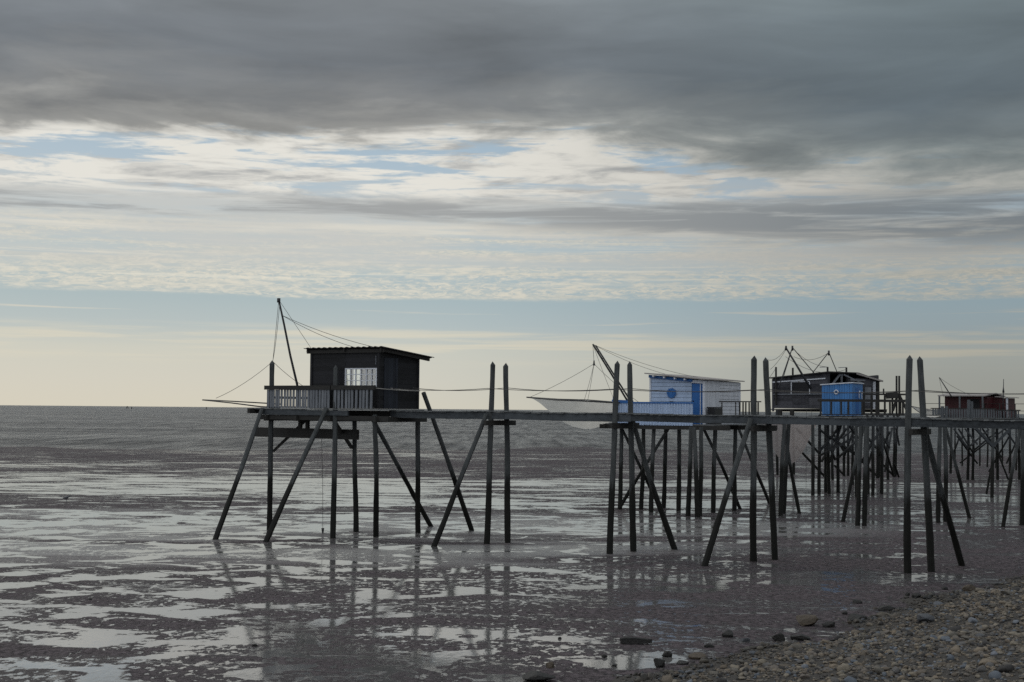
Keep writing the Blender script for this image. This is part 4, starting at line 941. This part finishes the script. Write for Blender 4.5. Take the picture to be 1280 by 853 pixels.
for u, v, w, lab, asp, c in (
    (1008, 782, 23, 'blocky dark brown rock, tallest at the edge of the shingle', .8, 'brown_rock'),
    (911, 796, 14, 'lone rounded black rock on bare mud above the driftwood block', .75, 'rock'),
    (887, 809, 11, 'small flat black rock between the bare mud and shingle edge', .5, 'rock'),
    (833, 821, 12, 'small upright black rock below the driftwood block', .8, 'rock'),
    (755, 822, 8, 'tiny dark pebble sized rock in a bright pool', .7, 'rock'),
    (873, 823, 20, 'long low brown rock where the shingle begins', .45, 'brown_rock'),
    (824, 834, 16, 'pointed black rock beside the lower tip of the shingle', .85, 'rock'),
    (688, 835, 11, 'weedy upright lump of rock alone on the mud', 1.0, 'brown_rock'),
    (672, 851, 36, 'wide weed covered black rock at the bottom edge', .45, 'rock'),
    (768, 833, 9, 'low dark stone in mud beyond the pointed black rock', .5, 'rock'),
    (1071, 754, 14, 'flat black rock lying on wet mud out from the shingle', .5, 'rock'),
    (1107, 763, 19, 'broad flat black rock touching the shingle edge', .45, 'rock'),
    (1055, 768, 8, 'small square black rock out on the wet mud', .8, 'rock'),
    (1036, 784, 16, 'low black rock on the shingle beside the blocky brown one', .55, 'rock'),
    (972, 801, 16, 'round black rock half buried in the shingle edge', .7, 'rock'),
    (1001, 800, 20, 'dark rock lying low just under the blocky brown one', .5, 'rock'),
    (1071, 776, 22, 'wide dark rock sunk among pebbles of the shingle edge', .5, 'rock'),
    (1180, 737, 9, 'black rock on mud near the base of the rightmost jetty piles', .6, 'rock'),
    (1213, 741, 16, 'brown topped dark rock by a bright pool near the upper shingle', .7, 'brown_rock'),
    (1145, 748, 13, 'low triangular black rock out from the upper shingle', .6, 'rock'),
    (1135, 745, 7, 'small black cube of rock beside the triangular one', .9, 'rock'),
    (930, 802, 12, 'grey flat stone on the mud in front of the shingle edge', .5, 'grey_rock'),
    (852, 830, 14, 'flat dark slab at the lower tip of the shingle', .4, 'rock'),
    (113, 750, 4, 'tiny black stone beside a long pale pool', .9, 'rock'),
    (700, 799, 5, 'tiny dark stone in the mud under the paired pile reflections', .7, 'rock'),
    (318, 808, 7, 'small round dark stone at the edge of a broken pool', .7, 'rock'),
    (1155, 777, 20, 'bluish grey cobble lying high on the shingle', .55, 'grey_rock'),
    (1228, 800, 16, 'smooth grey cobble among brown pebbles', .55, 'grey_rock')):
    boulder(u, v, w, lab, asp, c)
def driftwood():
    g = gp(795, 805); k = g.y/F; mb = MB(); d = Vector((1, -.08, 0)).normalized(); L = 39*k; h = 8.5*k
    n = 9; rings = []
    for i in range(n):
        f = i/(n-1); c = g-d*L/2+d*L*f+UP*h*.5
        s = (.8+.2*math.sin(f*5))*(.92 if 0 < i < n-1 else .75)
        for a, b in ((-.5, -.55), (.5, -.55), (.45, .45), (0, .56), (-.45, .45)):
            rings.append(c+Vector((0, 1, 0))*a*h*1.5*s+UP*b*h*s+Vector((random.uniform(-1, 1), random.uniform(-1, 1), random.uniform(-1, 1)))*h*.05)
    m = 5; fs = [(i*m+j, i*m+(j+1) % m, (i+1)*m+(j+1) % m, (i+1)*m+j) for i in range(n-1) for j in range(m)]+[tuple(range(m-1, -1, -1)), tuple((n-1)*m+j for j in range(m))]
    mb.add(rings, fs); o = mb.build('driftwood', 'drift'); tag(o, 'blackened driftwood log stranded on the mud below the jetty', 'driftwood')
driftwood()
def bird():
    g = gp(83, 628); root = thing('bird', g, 'small dark shorebird standing on the distant wet mud', 'bird')
    mb = MB(); pts = [(-.17, 0, .19), (-.1, 0, .2), (0, 0, .215), (.07, 0, .235), (.11, 0, .27), (.13, 0, .305), (.16, 0, .31), (.19, 0, .305), (.25, 0, .295)]; rs = [.012, .045, .07, .06, .035, .036, .036, .014, .004]
    n = 8; vs = []
    for (x, y, z), r in zip(pts, rs):
        for j in range(n): vs.append(g+Vector((x+.0*r, r*math.cos(2*math.pi*j/n), z+r*math.sin(2*math.pi*j/n))))
    fs = [(i*n+j, i*n+(j+1) % n, (i+1)*n+(j+1) % n, (i+1)*n+j) for i in range(len(pts)-1) for j in range(n)]
    mb.add(vs, fs, True)
    for s in (-.02, .02): mb.tube([g+Vector((0, s, .17)), g+Vector((.01, s, .08)), g+Vector((0, s, 0)), g+Vector((.04, s, .003))], .007, 5)
    mb.build('body', 'grey_rock', root)
bird()
def seamark(u, h, label, lat):
    Y = 2600; p = pz(u, -.1, Y); root = thing('beacon', p, label, 'sea beacon', 'sea marks on the horizon')
    mb = MB()
    if lat:
        for dx in (-1.6, 1.6): mb.bar(p+Vector((dx*1.4, 0, 0)), p+Vector((dx*.5, 0, h*.7)), .5)
        for z in (.25, .5, .7): mb.bar(p+Vector((-1.8, 0, h*z)), p+Vector((1.8, 0, h*z)), .4)
    else: mb.tube([p, p+UP*h*.75], 1.1, 8, .5)
    mb.build('tower', 'metal', root)
    MB().tube([p+UP*h*.7, p+UP*h*.85, p+UP*h], 1.2, 8, .3).build('topmark', 'metal', root)
seamark(159, 5.2, 'open framed sea beacon, tallest mark on the horizon', True)
seamark(164.5, 3.8, 'thin sea beacon just beside the tallest horizon mark', False)
seamark(258, 4.6, 'slim sea beacon on the horizon under the tips of the spars', False)

# ------------------------------------------------------------------ render settings
S.view_settings.view_transform = 'Standard'; S.view_settings.look = 'None'; S.view_settings.exposure = 0; S.view_settings.gamma = 1
S.render.engine = 'CYCLES'; S.cycles.max_bounces = 6; S.cycles.transparent_max_bounces = 12; S.cycles.use_denoising = False
S.cycles.sample_clamp_indirect = 4
